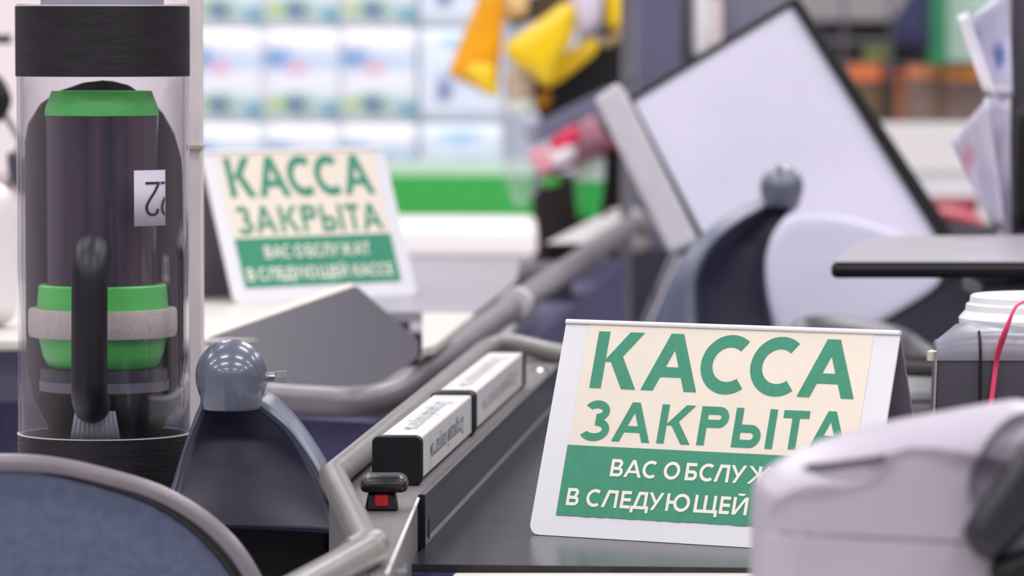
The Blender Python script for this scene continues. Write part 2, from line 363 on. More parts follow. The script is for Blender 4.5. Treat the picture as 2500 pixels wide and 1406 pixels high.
def tent_sign(label, base, a, t, W, L):
    """folded sheet sign; base = lower left front corner, a = turn about the vertical, t = lean of the two leaves"""
    wd = V(math.cos(a), -math.sin(a), 0); bk = V(math.sin(a), math.cos(a), 0); up = V(0, 0, 1)
    sd = bk * math.sin(t) + up * math.cos(t); nn = -bk * math.cos(t) + up * math.sin(t)
    T = thing('tent_sign', label, 'sign', base + wd * W / 2 + bk * L * math.sin(t), 'closed register signs')
    th = .0022; r = .006
    # outline of a leaf with rounded lower corners
    def leaf(o, s, ndir):
        rc = .009; pts = []
        for cx, a0 in ((rc, 270), (W - rc, 360)):
            arc = [(cx + rc * math.cos(math.radians(q)), rc + rc * math.sin(math.radians(q))) for q in (np.linspace(180, 270, 6) if a0 == 270 else np.linspace(270, 360, 6))]
            pts += arc
        pts += [(W, L - .002), (0, L - .002)]
        m = MB(); m.prism([o + wd * x + s * y for x, y in pts], ndir * -th); return m
    leaf(base, sd, nn).build('front_leaf', white, T, smooth=False)
    bo = base + bk * 2 * L * math.sin(t); sb = -bk * math.sin(t) + up * math.cos(t); nb = bk * math.cos(t) + up * math.sin(t)
    leaf(bo, sb, nb).build('back_leaf', grey_back, T, smooth=False)
    top = base + sd * L
    prof = [(math.sin(q) * .0026, math.cos(q) * .0026 - .0030) for q in np.linspace(-math.pi / 2 - .3, math.pi / 2 + .3, 12)]
    MB().prism([top + bk * x + up * (z + .001) for x, z in prof], wd * W).build('fold', white, T)
    def flat(polys, h, name, m, par):
        mb = MB()
        for q, dh in polys:
            pts = [base + wd * x * .001 * (W / .288) + sd * y * .001 * (L / .176) + nn * (h + dh) for x, y in q]; mb.add(pts, [list(range(len(pts)))])
        vs = mb.v
        return obj(name, vs, mb.f, m, par, smooth=False)
    rnd = random.Random(3)
    lower = [(21.5, 16.5)] + [(21.5 + 245 * k / 60, 16.6 + rnd.uniform(-.35, .35)) for k in range(1, 60)] + [(266.8, 17), (266.8, 73.6), (20.9, 73.6)]
    st = flat([([(21.2, 16.6), (266.8, 16.9), (266.8, 173.4), (21.2, 173.4)], 0)], .0003, 'sticker', cream, T)
    flat([(lower, 0)], .0006, 'green_band', green_ink, st)
    flat(ink(BIG), .0006, 'green_lettering', green_ink, st)
    flat(ink(SMALL), .0009, 'cream_lettering', cream_ink, st)
    return T

# ================================================================== SETTING
floor_m = mat('floor_tiles', (205, 202, 205), .35, var=.04, scale=3)
wall_m = mat('wall_paint', (196, 186, 190), .7, var=.06, scale=1)
MB().aabb(-9, 11, -6, 24, -.1, 0).build('floor', floor_m, kind='structure', smooth=False)
MB().aabb(-9, 11, 24, 24.2, 0, 4.6).build('wall_back', wall_m, kind='structure', smooth=False)
MB().aabb(-9.2, -9, -6, 24.2, 0, 4.6).build('wall_left', wall_m, kind='structure', smooth=False)
MB().aabb(11, 11.2, -6, 24.2, 0, 4.6).build('wall_right', wall_m, kind='structure', smooth=False)

# ================================================================== NEAR LANE
BZ = .85                                            # belt level
LV = nrm(V(945, 11000, 0)); LN = V(LV[1], -LV[0], 0)  # along the lane, and to its right
R0 = Z(1015, 1345, BZ)
def lane(D, off, z):                                # point beside the rail at depth D
    k = (D - R0[1]) / LV[1]; q = R0 + LV * k + LN * off; q[2] = z; return q
counter = thing('checkout_counter', 'near checkout counter with black conveyor belt, grey side rail and dusty ledge', 'checkout counter', lane(4, .2, 0))
LZ = .888
body = [lane(3.30, .001, 0), lane(3.335, .47, 0), lane(5.0, .47, 0), lane(5.0, .001, 0)]
MB().prism(body, (0, 0, BZ - .006)).build('body', navy, counter, smooth=False)
MB().prism([lane(3.305, .003, BZ - .006), lane(3.305, .44, BZ - .006), lane(4.8, .44, BZ - .006), lane(4.8, .003, BZ - .006)], (0, 0, .006)).build('conveyor_belt', belt_m, counter, smooth=False)
fz_ = lambda x, y: Z(x, y, LZ) * V(1, 1, 0)
led = [lane(3.405, 0, 0), lane(5.0, 0, 0), lane(5.0, -.088, 0), lane(3.62, -.088, 0), fz_(803, 1188), fz_(893, 1345), fz_(900, 1425), fz_(940, 1404)]
MB().prism(led, (0, 0, LZ)).build('ledge', dusty, counter, smooth=False, bevel=.0012)
et = fz_(940, 1404); MB().prism([V(et[0], et[1], LZ), V(et[0] + .0022, et[1], LZ), lane(3.40, .002, LZ), lane(3.40, 0, LZ)], (0, 0, .0016)).build('edge_trim', white, counter, smooth=False, label='thin bright edge along the ledge front')
rl = MB()
prof = [(0, 0), (.004, 0), (.004, .002), (.0015, .004), (.0015, .034), (.004, .0385), (.004, .0405), (.001, .041), (0, .041)]
rl.prism([lane(3.412, .001 + x, BZ + z) for x, z in prof], LV * 1.45)
rl.build('rail', rail_m, counter, smooth=False)
MB().prism([lane(3.405, .0003, BZ), lane(3.405, .0055, BZ), lane(3.405, .0055, BZ + .041), lane(3.405, .0003, BZ + .041)], LV * .006).build('rail_end_cap', black, counter, smooth=False)
MB().box(lane(3.43, .0051, BZ + .004), LV * .008, LN * .0006, (0, 0, .016)).build('slot', black_matte, counter, smooth=False)
sc = lane(4.72, -.012, LZ)
MB().lathe(sc, [(.001, LZ), (.009, LZ), (.008, LZ + .003), (.001, LZ + .004)], 20).build('screw', chrome, counter)

# emergency stop switch
q = Z(928, 1248, LZ)
sw = thing('belt_switch', 'black belt switch with overhanging cap and red centre on the dusty ledge end', 'switch', q)
def rbox(mb, c, sx, sy, z0, z1, top=1.0):
    c = np.array(c); a, b = V(1, 0, 0), V(0, 1, 0)
    lo = [c + a * sx * i + b * sy * j for i, j in ((-1, -1), (1, -1), (1, 1), (-1, 1))]; hi = [c + a * sx * top * i + b * sy * top * j for i, j in ((-1, -1), (1, -1), (1, 1), (-1, 1))]
    return mb.add([V(p[0], p[1], z0) for p in lo] + [V(p[0], p[1], z1) for p in hi], [(0, 3, 2, 1), (4, 5, 6, 7), (0, 1, 5, 4), (1, 2, 6, 5), (2, 3, 7, 6), (3, 0, 4, 7)])
qc = q + V(.001, .014, 0)
rbox(MB(), qc, .0125, .014, LZ, LZ + .014, .8).build('base', black, sw, bevel=.002)
rbox(MB(), qc + V(0, -.008, 0), .005, .007, LZ + .0035, LZ + .0125).build('red_insert', red, sw, bevel=.0008)
rbox(MB(), qc + V(.002, -.002, 0), .0185, .020, LZ + .014, LZ + .0265, .88).build('cap', black, sw, bevel=.0055)

# next-customer divider bars
def bar(label, c, ln, seed):
    """c = near right lower corner"""
    T = thing('divider_bar', label, 'divider bar', c + LV * ln / 2 - LN * .02, 'divider bars')
    wd, ht, e = .0395, .039, .010
    def sec(inset, r):
        pts = []
        for cx, cy, a0 in ((wd - inset - r, inset + r, -90), (wd - inset - r, ht - inset - r, 0), (inset + r, ht - inset - r, 90), (inset + r, inset + r, 180)):
            pts += [(cx + r * math.cos(math.radians(a0 + k * 22.5)), cy + r * math.sin(math.radians(a0 + k * 22.5))) for k in range(5)]
        return pts
    mk = lambda at, pr, l: MB().prism([c + LV * at + LN * (x - wd) + V(0, 0, z) for x, z in pr], LV * l)
    IN = .0026; sl = mk(e, sec(IN, .002), ln - 2 * e).build('sleeve', mat('sleeve_card', (222, 221, 222), .3, var=.03), T, smooth=False)
    for at in (0, ln - e):
        mk(at, sec(0, .0055), e).build('end_cap', black, T, bevel=.0012)
    # printing on the right and top faces, reading from the far side
    txt = 'Следующий покупатель'
    cu = bpy.data.curves.new('print', 'FONT'); cu.body = txt; cu.size = .021
    to = bpy.data.objects.new('print', cu); COL.objects.link(to); dg = bpy.context.evaluated_depsgraph_get(); dg.update()
    me = bpy.data.meshes.new_from_object(to.evaluated_get(dg)); bpy.data.objects.remove(to)
    vs = np.array([v.co[:] for v in me.vertices]); fs = [list(p.vertices) for p in me.polygons]
    x0, x1 = vs[:, 0].min(), vs[:, 0].max(); k = (ln - .17) / (x1 - x0)
    for face in (0, 1):
        out = []
        for x, y, _ in vs:
            u = ln - .085 - (x - x0) * k; v = .0105 + (y + .004) * .95
            if face == 0: out.append(c + LV * u + LN * (-IN + .0003) + V(0, 0, ht - v))
            else: out.append(c + LV * u + LN * (-wd + v) + V(0, 0, ht - IN + .0003))
        obj('printing', out, fs, mat('grey_print', (120, 122, 130), .5) if face == 0 and seed == 1 else mat('pale_print', (172, 172, 176), .5) if seed == 1 else mat('faint_print', (198, 186, 184), .5), sl, smooth=False)
    bpy.data.meshes.remove(me)
    return T
b0 = Z(1040, 1186, LZ) - LN * .003
bar('white divider bar with black end caps on the ledge, nearer one just behind the switch', b0, .445, 1)
bar('white divider bar with black end caps on the ledge, standing behind the nearer bar', b0 + LV * .452, .53, 2)

# grey bumper rail
TZ = LZ + .0125
loop = [Z(899, 1340, TZ - .001), Z(812, 1163, TZ), Z(1192, 848, TZ), P(1245, 834, 4.90), P(1385, 872, 4.82), P(2330, 897, 4.62), P(2700, 905, 4.55)]
tr = thing('bumper_rail', 'grey tubular bumper rail bent around the near counter, worn at its elbow', 'bumper rail', loop[1])
MB().tube(fillet(loop, [.016, .06, .08, .05, .05], 8), .0108, 24).build('tube', tube_m, tr)
j = loop[0]
MB().tube([j + V(-.010, -.012, -.003), j + V(-.001, -.001, 0), j + V(.004, .012, .001)], [.0114, .0128, .0112], 24).build('joint_sleeve', tube_m, tr)
MB().tube([j + V(.001, 0, -.001), Z(815, 1394, TZ - .004), Z(690, 1462, TZ - .009), Z(420, 1600, TZ - .02)], .0116, 24).build('front_tube', tube_m, tr)
for k in range(2):
    u = j + V(.004 + .001 * k, -.002, .0)
# rail brackets down to the ledge
MB().lathe(Z(1160, 872, TZ), [(.001, LZ), (.007, LZ), (.007, TZ), (.001, TZ)], 16).build('bracket', tube_m, tr)

# cashier desk (cream edge) under the white machine
desk = thing('cashier_desk', 'cream cashier desk edge in front of the belt end, under the white machine', 'desk', V(.33, 2.8, 0))
MB().aabb(-.044, .75, 2.05, 3.287, .80, .846).build('desk_top', cream_top, desk, smooth=False, bevel=.004)
MB().aabb(.0, .70, 2.1, 3.25, 0, .80).build('cabinet', slate2, desk, smooth=False)
brk = MB().box(Z(950, 1398, .874), V(.012, 0, 0), V(0, .03, 0), V(0, 0, .003)).build('metal_bracket', chrome, counter, smooth=False)

# ---- front sign
a1, t1 = math.radians(29), math.radians(21)
tent_sign('white folded sign with green КАССА ЗАКРЫТА text on the near belt, sharp and in focus', Z(1290, 1305, BZ) + V(0, 0, .0004), a1, t1, .288, .176)

# ================================================================== TRANSPARENT TUBE WITH CARRIER
TD = 3.75; TC = P(253, 600, TD); ppm = F / TD
def tz(py): return P(253, py, TD)[2]
tb = thing('tube_station', 'clear upright pneumatic tube with black bands and a black handle', 'tube', V(TC[0], TC[1], 0))
R = 210 / ppm; RI = R - .003
MB().lathe(TC, [(R, tz(1075)), (R, tz(10)), (RI, tz(10)), (RI, tz(1075))], 72).build('clear_tube', glass, tb)
MB().lathe(TC, [(R + .0008, tz(186)), (R + .0008, tz(16)), (R - .0035, tz(16)), (R - .0035, tz(186))], 72).build('top_band', black_tape, tb)
MB().lathe(TC, [(R + .0008, tz(13) - .0006), (R + .0008, tz(13)), (R - .003, tz(13)), (R - .003, tz(13) - .0006)], 72).build('band_edge', white, tb, label='thin white edge above the black band')
MB().lathe(TC, [(R + .0006, 0), (R + .0006, tz(1057)), (R - .0035, tz(1057)), (R - .0035, 0)], 72).build('bottom_pipe', black_tape, tb, label='black lower pipe')
MB().lathe(TC, [(R + .0009, tz(1055) - .0006), (R + .0009, tz(1055)), (R - .001, tz(1055)), (R - .001, tz(1055) - .0006)], 48, -math.pi / 2, math.pi / 2).build('pipe_rim', white, tb, label='thin pale rim')
MB().lathe(TC, [(150 / ppm, tz(12)), (150 / ppm, tz(-260)), (146 / ppm, tz(-260)), (146 / ppm, tz(12))], 60).build('upper_pipe', mat('grey_pipe', (172, 170, 184), .3, var=.1, scale=40, stretch=(1, 1, .05)), tb, label='grey upper pipe')
# dark arched sliding door on the back half of the tube
arch_l = [(250, 198), (190, 203), (130, 224), (90, 255), (66, 300), (60, 345), (60, 900), (72, 985), (108, 1066)]
arch_r = [(252, 198), (300, 210), (345, 240), (385, 275), (418, 330), (436, 385), (441, 440), (441, 900), (430, 985), (378, 1066)]
ys = np.concatenate([np.linspace(199, 400, 40), np.linspace(420, 880, 8), np.linspace(900, 1066, 24)])
lx = np.interp(ys, [p[1] for p in arch_l], [p[0] for p in arch_l]); rx = np.interp(ys, [p[1] for p in arch_r], [p[0] for p in arch_r])
vs = []; M = 40; RD = RI - .0015
for y, l, r in zip(ys, lx, rx):
    al = math.asin(max(-.995, (l - 253) / ppm / RD)); ar = math.asin(min(.995, (r - 253) / ppm / RD))
    for k in range(M + 1):
        q = al + (ar - al) * k / M; vs.append((TC[0] + RD * math.sin(q), TC[1] + RD * math.cos(q), tz(y)))
fs = [(i * (M + 1) + k, i * (M + 1) + k + 1, (i + 1) * (M + 1) + k + 1, (i + 1) * (M + 1) + k) for i in range(len(ys) - 1) for k in range(M)]
obj('sliding_door', vs, fs, mat('smoked_door', (34, 31, 42), .16, var=.3, scale=50, stretch=(1, 1, .03)), tb, solid=.0016, label='dark smoked sliding door with an arched top')
# stop plate and a grey patch painting in a light reflection
MB().lathe(TC, [(.001, tz(952)), (156 / ppm, tz(952)), (156 / ppm, tz(897)), (.001, tz(897))], 48).build('stop_plate', mat('smoked_plate', (62, 58, 72), .25, var=.2, scale=60), tb)
MB().lathe(TC, [(157 / ppm, tz(950)), (158.5 / ppm, tz(950)), (158.5 / ppm, tz(926)), (157 / ppm, tz(926))], 48).build('stop_ring', mat('grey_ring', (112, 106, 118), .35), tb)
def cyl(px, py, r): x = (px - 253) / ppm; return V(TC[0] + x, TC[1] - math.sqrt(max(r * r - x * x, 0)), tz(py))
mbt = MB(); 
for k in range(10):
    xa, xb = 185 + 12.4 * k, 185 + 12.4 * (k + 1); sx = lambda x, y: x + (247 - x) * (1066 - y) / 80 * .22
    mbt.add([cyl(sx(xa, 1066), 1066, RI - .004), cyl(sx(xb, 1066), 1066, RI - .004), cyl(sx(xb, 988), 988, RI - .004), cyl(sx(xa, 988), 988, RI - .004)], [(0, 1, 2, 3)])
mbt.build('reflection_patch', mat('reflection_patch', (150, 147, 156), .4, var=.06), tb, solid=.001)
# handle
hx = (247 - 253) / ppm + TC[0]; fy = TC[1] - R
pth = [V(hx, fy + .004, tz(612)), V(hx, fy - .012, tz(602)), V(hx, fy - .030, tz(640)), V(hx, fy - .034, tz(700)), V(hx - .0005, fy - .034, tz(880)), V(hx - .001, fy - .030, tz(938)), V(hx - .001, fy - .012, tz(970)), V(hx - .001, fy + .004, tz(965))]
MB().tube(spline(pth, 8), .0147, 28).build('handle', mat('soft_black_grip', (21, 19, 27), .45, spec=.4, var=.1, scale=60), tb)
# label
lb = MB(); xs = np.linspace(343, 413, 36)
for a, b in zip(xs[:-1], xs[1:]): lb.add([cyl(a, 545, RI - .0008), cyl(b, 545, RI - .0008), cyl(b, 411, RI - .0008), cyl(a, 411, RI - .0008)], [(0, 1, 2, 3)])
lab = lb.build('number_label', paper, tb, solid=.0003)
def stroke_px(pts, wpx, f):
    mb = MB(); pts = [np.array(p, float) for p in pts]
    pts = [a + (b - a) * k / max(1, int(np.linalg.norm(b - a) // 3)) for a, b in zip(pts[:-1], pts[1:]) for k in range(max(1, int(np.linalg.norm(b - a) // 3)))] + [pts[-1]]
    for a, b in zip(pts[:-1], pts[1:]):
        t = nrm(b - a); n_ = np.array([-t[1], t[0]]) * wpx / 2; a2, b2 = a - t * wpx * .25, b + t * wpx * .25
        q = [a2 + n_, b2 + n_, b2 - n_, a2 - n_]
        mb.add([f(min(x, 412.8), y) for x, y in q], [(0, 1, 2, 3)])
    return mb
dg = MB()
for pl in ([(371, 442), (400, 442)], spline([(399, 443), (391, 462), (378, 484), (372, 500), (376, 514), (386, 519), (395, 514), (397, 506)], 5),
           [(405, 442), (413, 442)], spline([(413, 478), (408, 492), (407, 506), (410, 515), (413, 518)], 4)):
    m_ = stroke_px(pl, 6, lambda x, y: cyl(x, y, RI - .0001)); dg.add(m_.v, m_.f)
dg.build('digits', black, lab, smooth=False)
# carrier inside
cr = thing('tube_carrier', 'dark carrier capsule with green collars and grey felt ring inside the clear tube', 'carrier', V(TC[0], TC[1], tz(896)))
CC = P(250, 600, TD); CC[1] = TC[1]
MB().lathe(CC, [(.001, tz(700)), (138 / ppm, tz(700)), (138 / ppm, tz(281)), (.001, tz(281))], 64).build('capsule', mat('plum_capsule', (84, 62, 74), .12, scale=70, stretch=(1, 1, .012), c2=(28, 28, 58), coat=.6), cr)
MB().lathe(CC, [(.001, tz(281)), (139 / ppm, tz(281)), (137 / ppm, tz(262)), (122 / ppm, tz(222)), (.001, tz(221))], 64).build('top_cap', green_pl, cr)
MB().lathe(CC, [(.001, tz(896)), (126 / ppm, tz(896)), (138 / ppm, tz(886)), (146 / ppm, tz(868)), (147 / ppm, tz(866)), (158 / ppm, tz(818)), (161 / ppm, tz(785)), (160 / ppm, tz(745)), (156 / ppm, tz(697)), (152 / ppm, tz(693)), (.001, tz(693))], 64).build('bottom_collar', green_pl, cr)
MB().lathe(CC, [(150 / ppm, tz(819)), (178 / ppm, tz(819)), (181 / ppm, tz(812)), (182 / ppm, tz(785)), (181 / ppm, tz(758)), (178 / ppm, tz(751)), (150 / ppm, tz(751))], 64).build('felt_ring', felt, cr)
# pole beside it
pl0 = P(481, 700, 3.92); pk = F / 3.92
pole = thing('support_pole', 'slim pinkish white pole standing right of the clear tube', 'pole', V(pl0[0], pl0[1], 0))
MB().aabb(pl0[0] - 17 / pk, pl0[0] + 16 / pk, 3.90, 3.93, 0, 1.62).build('post', pole_m, pole, smooth=False, bevel=.002)
MB().aabb(pl0[0] - 20 / pk, pl0[0] + 19 / pk, 3.895, 3.932, P(0, 365, 3.9)[2], P(0, 352, 3.9)[2]).build('clip', mat('beige_clip', (196, 184, 176), .5), pole, bevel=.001)

# ================================================================== BALL-HEADED GUARDS
def guard(label, D, ball, rpx, ol, fl, fr, orr, drop, base_px, fwd, flange):
    pm = F / D; c = P(*ball, D); r = rpx / pm
    T = thing('guard_post', label, 'guard post', V(c[0], D, 0), 'ball headed guard posts')
    # head: ball running into a short rounded nose
    prof = []
    for q in np.linspace(math.pi / 2, 0, 14): prof.append((max(r * math.cos(q), 1e-4), c[2] + r * math.sin(q)))
    MB().lathe(c, prof + [(r * .985, c[2] - r * .25), (r * .9, c[2] - r * .55), (r * .7, c[2] - r * .82), (1e-4, c[2] - r * .9)], 48, closed=False).build('ball', ball_m, T)
    cn = c + V(0, -r * .22, 0); rn = r * .875
    zb = P(ball[0], ball[1] + drop, D)[2]
    prof = [(max(rn * math.cos(q), 1e-4), cn[2] + rn * .86 * math.sin(q)) for q in np.linspace(math.pi / 2, 0, 12)] + [(rn * .99, cn[2] - .01), (rn * .965, zb + .004), (rn * .92, zb + .001), (rn * .8, zb), (1e-4, zb)]
    MB().lathe(cn, prof, 48, closed=False).build('nose', ball_m, T)
    # shell
    N = 30; M = 16
    def rs(curve):
        s = np.array(spline(curve, 8)); seg = np.linalg.norm(np.diff(s, axis=0), axis=1); cum = np.concatenate([[0], np.cumsum(seg)]) / seg.sum()
        t = np.linspace(0, 1, N); return np.stack([np.interp(t, cum, s[:, 0]), np.interp(t, cum, s[:, 1])], 1)
    OL, FL, FR, OR = map(rs, (ol, fl, fr, orr))
    def off(s): return fwd * (.15 * s + .85 * s ** 2.2)
    grid = []
    for i in range(N):
        s = i / (N - 1); row = []
        for k in range(M + 1):
            u = k / M; q = FL[i] * (1 - u) + FR[i] * u; p = P(q[0], q[1], D); dish = .012 * 4 * u * (1 - u) * min(1, s * 3)
            row.append(p + V(0, -off(s) + dish, 0))
        grid.append(row)
    vs = [p for row in grid for p in row]
    fs = [(i * (M + 1) + k, i * (M + 1) + k + 1, (i + 1) * (M + 1) + k + 1, (i + 1) * (M + 1) + k) for i in range(N - 1) for k in range(M)]
    sh = obj('shell', vs, fs, fin_m, T, solid=.004)
    # flanges turning back on both sides
    for inn, out, sgn in ((FL, OL, 0), (FR, OR, 1)):
        vs = []; K = 6
        for i in range(N):
            s = i / (N - 1)
            for k in range(K + 1):
                u = k / K; q = inn[i] * (1 - u) + out[i] * u; p = P(q[0], q[1], D)
                vs.append(p + V(0, -off(s) - .003 * math.sin(math.pi * min(1, u * 1.6)) + flange * u ** 1.6, 0))
        fs = [(i * (K + 1) + k, i * (K + 1) + k + 1, (i + 1) * (K + 1) + k + 1, (i + 1) * (K + 1) + k) for i in range(N - 1) for k in range(K)]
        obj('flange', vs, fs, rim_m, T, solid=.002)
    # plinth
    (xa, xb, yt, inset) = base_px; p0, p1 = P(xa, yt, D), P(xb, yt, D)
    MB().aabb(p0[0], p1[0], D - inset, D + .05, 0, p0[2]).build('plinth', black_matte, T, smooth=False, bevel=.004)
    return T
gp1 = guard('slate blue ball headed guard post beside the clear tube, in focus', 3.62, (565, 915), 88,
      [(489, 985), (476, 1015), (463, 1050), (440, 1118), (420, 1187), (390, 1275)],
      [(500, 985), (488, 1020), (471, 1056), (448, 1121), (434, 1184), (405, 1270)],
      [(620, 985), (667, 1019), (704, 1050), (741, 1096), (770, 1138), (800, 1195), (850, 1290)],
      [(638, 962), (666, 974), (693, 999), (721, 1027), (756, 1073), (793, 1130), (820, 1185), (862, 1290)],
      84, (425, 800, 1268, -.015), .045, .03)
guard('slate blue ball headed guard post blurred in front of the tilted white screen', 6.0, (1908, 456), 53,
      [(1866, 488), (1793, 520), (1726, 568), (1666, 635), (1624, 713), (1600, 786), (1580, 870)],
      [(1880, 498), (1799, 546), (1739, 599), (1700, 671), (1696, 726), (1700, 790), (1702, 850)],
      [(1942, 498), (1906, 538), (1880, 580), (1866, 641), (1870, 713), (1884, 786), (1890, 850)],
      [(1950, 512), (1912, 538), (1886, 580), (1872, 641), (1876, 713), (1890, 786), (1896, 850)],
      48, (1600, 1890, 850, .0), .03, .035)

# ================================================================== BLUE PANEL, lower left
edge = [(-420, 1230), (-260, 1160), (-120, 1135), (0, 1130), (120, 1136), (250, 1163), (380, 1203), (480, 1258), (545, 1312), (592, 1370), (630, 1440), (655, 1520), (668, 1620)]
PD = 3.02
pn = thing('end_panel', 'blue textured end panel with grey bumper edging in the lower left corner', 'panel', V(P(100, 1300, PD)[0], PD, 0))
face_pts = [P(x, y, PD) for x, y in spline(edge, 6)]
lo = [V(face_pts[-1][0], PD, 0), V(face_pts[0][0], PD, 0)]
MB().prism(face_pts + lo, (0, .022, 0)).build('board', mat('blue_laminate', (84, 92, 118), .7, var=.16, scale=120, bump=.3, bscale=400), pn, smooth=False)
rim = [p + V(0, .0005, .0) for p in face_pts] + [V(face_pts[-1][0], PD + .0005, .3), V(face_pts[-1][0], PD + .0005, .01)]
MB().tube(rim, .0062, 20).build('bumper_edging', mat('taupe_edging', (124, 116, 122), .28, var=.08, scale=30), pn)
rim2 = [p + V(-.0066, .001, -.0046) * min(1, max(.25, (i - 14) / 34)) for i, p in enumerate(face_pts)]
MB().tube(rim2, .0048, 14).build('edging_lip', black, pn)

# ================================================================== SECOND LANE
bz2 = .84
tubeB = [P(-300, 845, 5.2), P(0, 884, 4.98), P(640, 974, 4.62), P(925, 986, 4.54), P(1262, 742, 5.45), P(1545, 545, 7.9), P(1580, 560, 8.0)]
tB = thing('bumper_rail', 'thick grey bumper rail curving round the second counter behind the ball post', 'bumper rail', tubeB[3])
pB = fillet(tubeB, [.05, .3, .10, .2, .05], 8)
MB().tube(pB, np.interp(np.linspace(0, 1, len(pB)), [0, .45, 1], [.0155, .0155, .0165]), 24).build('tube', tube_dk, tB)
k2 = P(1262, 742, 5.45)
MB().tube([k2 + V(-.004, -.05, .002), k2 + V(.002, .05, -.001)], .019, 20).build('joint_sleeve', mat('pale_sleeve', (196, 192, 194), .35), tB)
ct2 = thing('checkout_counter', 'second checkout counter with cream top and navy front, behind the clear tube', 'checkout counter', V(-.4, 6, 0))
top2 = [P(-400, 850, 5.1), P(0, 884, 5.0), P(640, 974, 4.64), P(915, 986, 4.57), P(1250, 750, 5.5), P(1535, 552, 7.95)]
plan = [V(p[0], p[1] + .012, 0) for p in top2] + [V(top2[-1][0] - .09, 7.96, 0), V(P(1215, 0, 5.7)[0], 5.7, 0), V(P(1215, 0, 5.7)[0], 6.0, 0), V(top2[0][0], 6.0, 0)]
zt = .845
MB().prism(plan, (0, 0, zt)).build('body', navy, ct2, smooth=False)
# counter surface, level with the far sign
z2 = .9155
bedge = [V(-1.3, 4.80, zt), V(P(880, 0, 4.80)[0], 4.80, zt), V(P(880, 0, 5.95)[0], 5.95, zt), V(-1.3, 5.95, zt)]
ledge2 = [Z(1030, 846, z2), Z(1064, 840, z2), Z(1160, 762, z2), Z(1030, 762, z2)]
for q in bedge: q[2] = zt
for q in bedge: q[2] = z2 - .012
MB().prism([V(-1.3, 4.85, zt), V(P(860, 0, 4.85)[0], 4.85, zt), V(P(1000, 0, 5.6)[0], 5.6, zt), V(P(1000, 0, 5.9)[0], 5.9, zt), V(-1.3, 5.9, zt)], (0, 0, z2 - .012 - zt)).build('carcass', slate2, ct2, smooth=False)
for q in ledge2: q[2] = z2 - .012
MB().prism(bedge, (0, 0, .012)).prism(ledge2, (0, 0, .012)).build('counter_top', cream_top, ct2, smooth=False, bevel=.003)
st_p = [Z(884, 761, z2), Z(1161, 761, z2), Z(1240, 702, z2), Z(1262, 680, z2), V(P(1270, 0, 6.55)[0], 6.55, 0), V(P(884, 0, 6.55)[0], 6.55, 0)]
for q in st_p: q[2] = z2 - .012
MB().prism(st_p, (0, 0, .012)).build('steel_plate', mat('pale_steel_plate', (164, 160, 170), .35, .2, var=.05, scale=6), ct2, smooth=False, label='pale grey plate set into the counter')
# panels along the second counter's side
def sidep(x0, x1, y0, y1, D, m, name, d=.1):
    p0, p1 = P(x0, y0, D), P(x1, y1, D)
    return MB().aabb(p0[0], p1[0], D, D + d, p1[2], p0[2]).build(name, m, ct2, smooth=False)
dkp = mat('charcoal_panel', (58, 57, 66), .5, var=.08)
# sloping plate
n0 = P(905, 945, 4.66); n1 = P(700, 943, 4.67)
hp = P(870, 697, 4.95); hp_dir = nrm(n1 - n0); nn = nrm(np.cross(n0 - n1, hp - n1)); nn = nn if nn[2] > 0 else -nn
poly = [(470, 838), (870, 697), (1022, 830), (1023, 868), (985, 905), (920, 942), (700, 944), (470, 898)]
pp = [PL(x, y, n0, nn) for x, y in fillet_closed(poly, 12)]
pt = thing('sloping_plate', 'dark slate sloping plate with pale edge between ball post and blurred sign', 'plate', V(*n0))
MB().prism(pp, nn * -.006).build('plate', slate, pt, smooth=False)
e0, e1 = PL(470, 836, n0, nn), PL(868, 696, n0, nn)
MB().prism([e0, e1, e1 + nn * -.008, e0 + nn * -.008], nrm(np.cross(nn, e1 - e0)) * .010).build('pale_edge', beige_edge, pt, smooth=False)
for sx_, sy_ in ((620, 870), (900, 880)):
    foot = PL(sx_, sy_, n0, nn)
    MB().aabb(foot[0] - .01, foot[0] + .01, foot[1] - .01, foot[1] + .01, zt, foot[2] - .005).build('support', black_matte, pt, smooth=False)
# chrome bolt fixed to the near guard
bb = P(665, 920, 3.63)
MB().tube([bb + V(-.012, 0, -.0006), bb + V(.002, 0, 0)], .0040, 16).build('bolt_shank', chrome, gp1, label='chrome bolt shank')
MB().tube([bb + V(.0028, 0, 0), bb + V(.0114, 0, 0)], .0054, 6).build('bolt_head', chrome, gp1, smooth=False, label='chrome bolt head on the right of the ball')
MB().box(P(480, 838, 4.75), V(.03, .0, -.012), V(0, .01, 0), V(0, 0, -.008)).build('white_tab', white, pt, smooth=False)
# far sign
a2 = math.radians(-41)
tent_sign('blurred white folded sign with green КАССА ЗАКРЫТА text on the second counter', Z(573, 741, z2 + .0004), a2, math.radians(20.3), .288, .1955)
# divider bar resting at the end of the second counter
lb2 = thing('divider_bar', 'pale blurred bar lying at the far end of the second counter rail', 'divider bar', P(1400, 590, 7.6))
q0, q1 = P(1330, 592, 7.3), P(1455, 528, 8.5)
MB().prism([q0, q0 + V(.06, 0, 0), q1 + V(.055, 0, 0), q1], (0, 0, -.03)).build('sleeve', mat('pale_bar', (190, 188, 190), .4), lb2, smooth=False, bevel=.004)
MB().prism([q0 + V(0, -.02, -.001), q0 + V(.07, -.02, -.001), q0 + V(.07, -.005, -.001), q0 + V(0, -.005, -.001)], (0, 0, -.045)).build('end_cap', black, lb2, smooth=False)

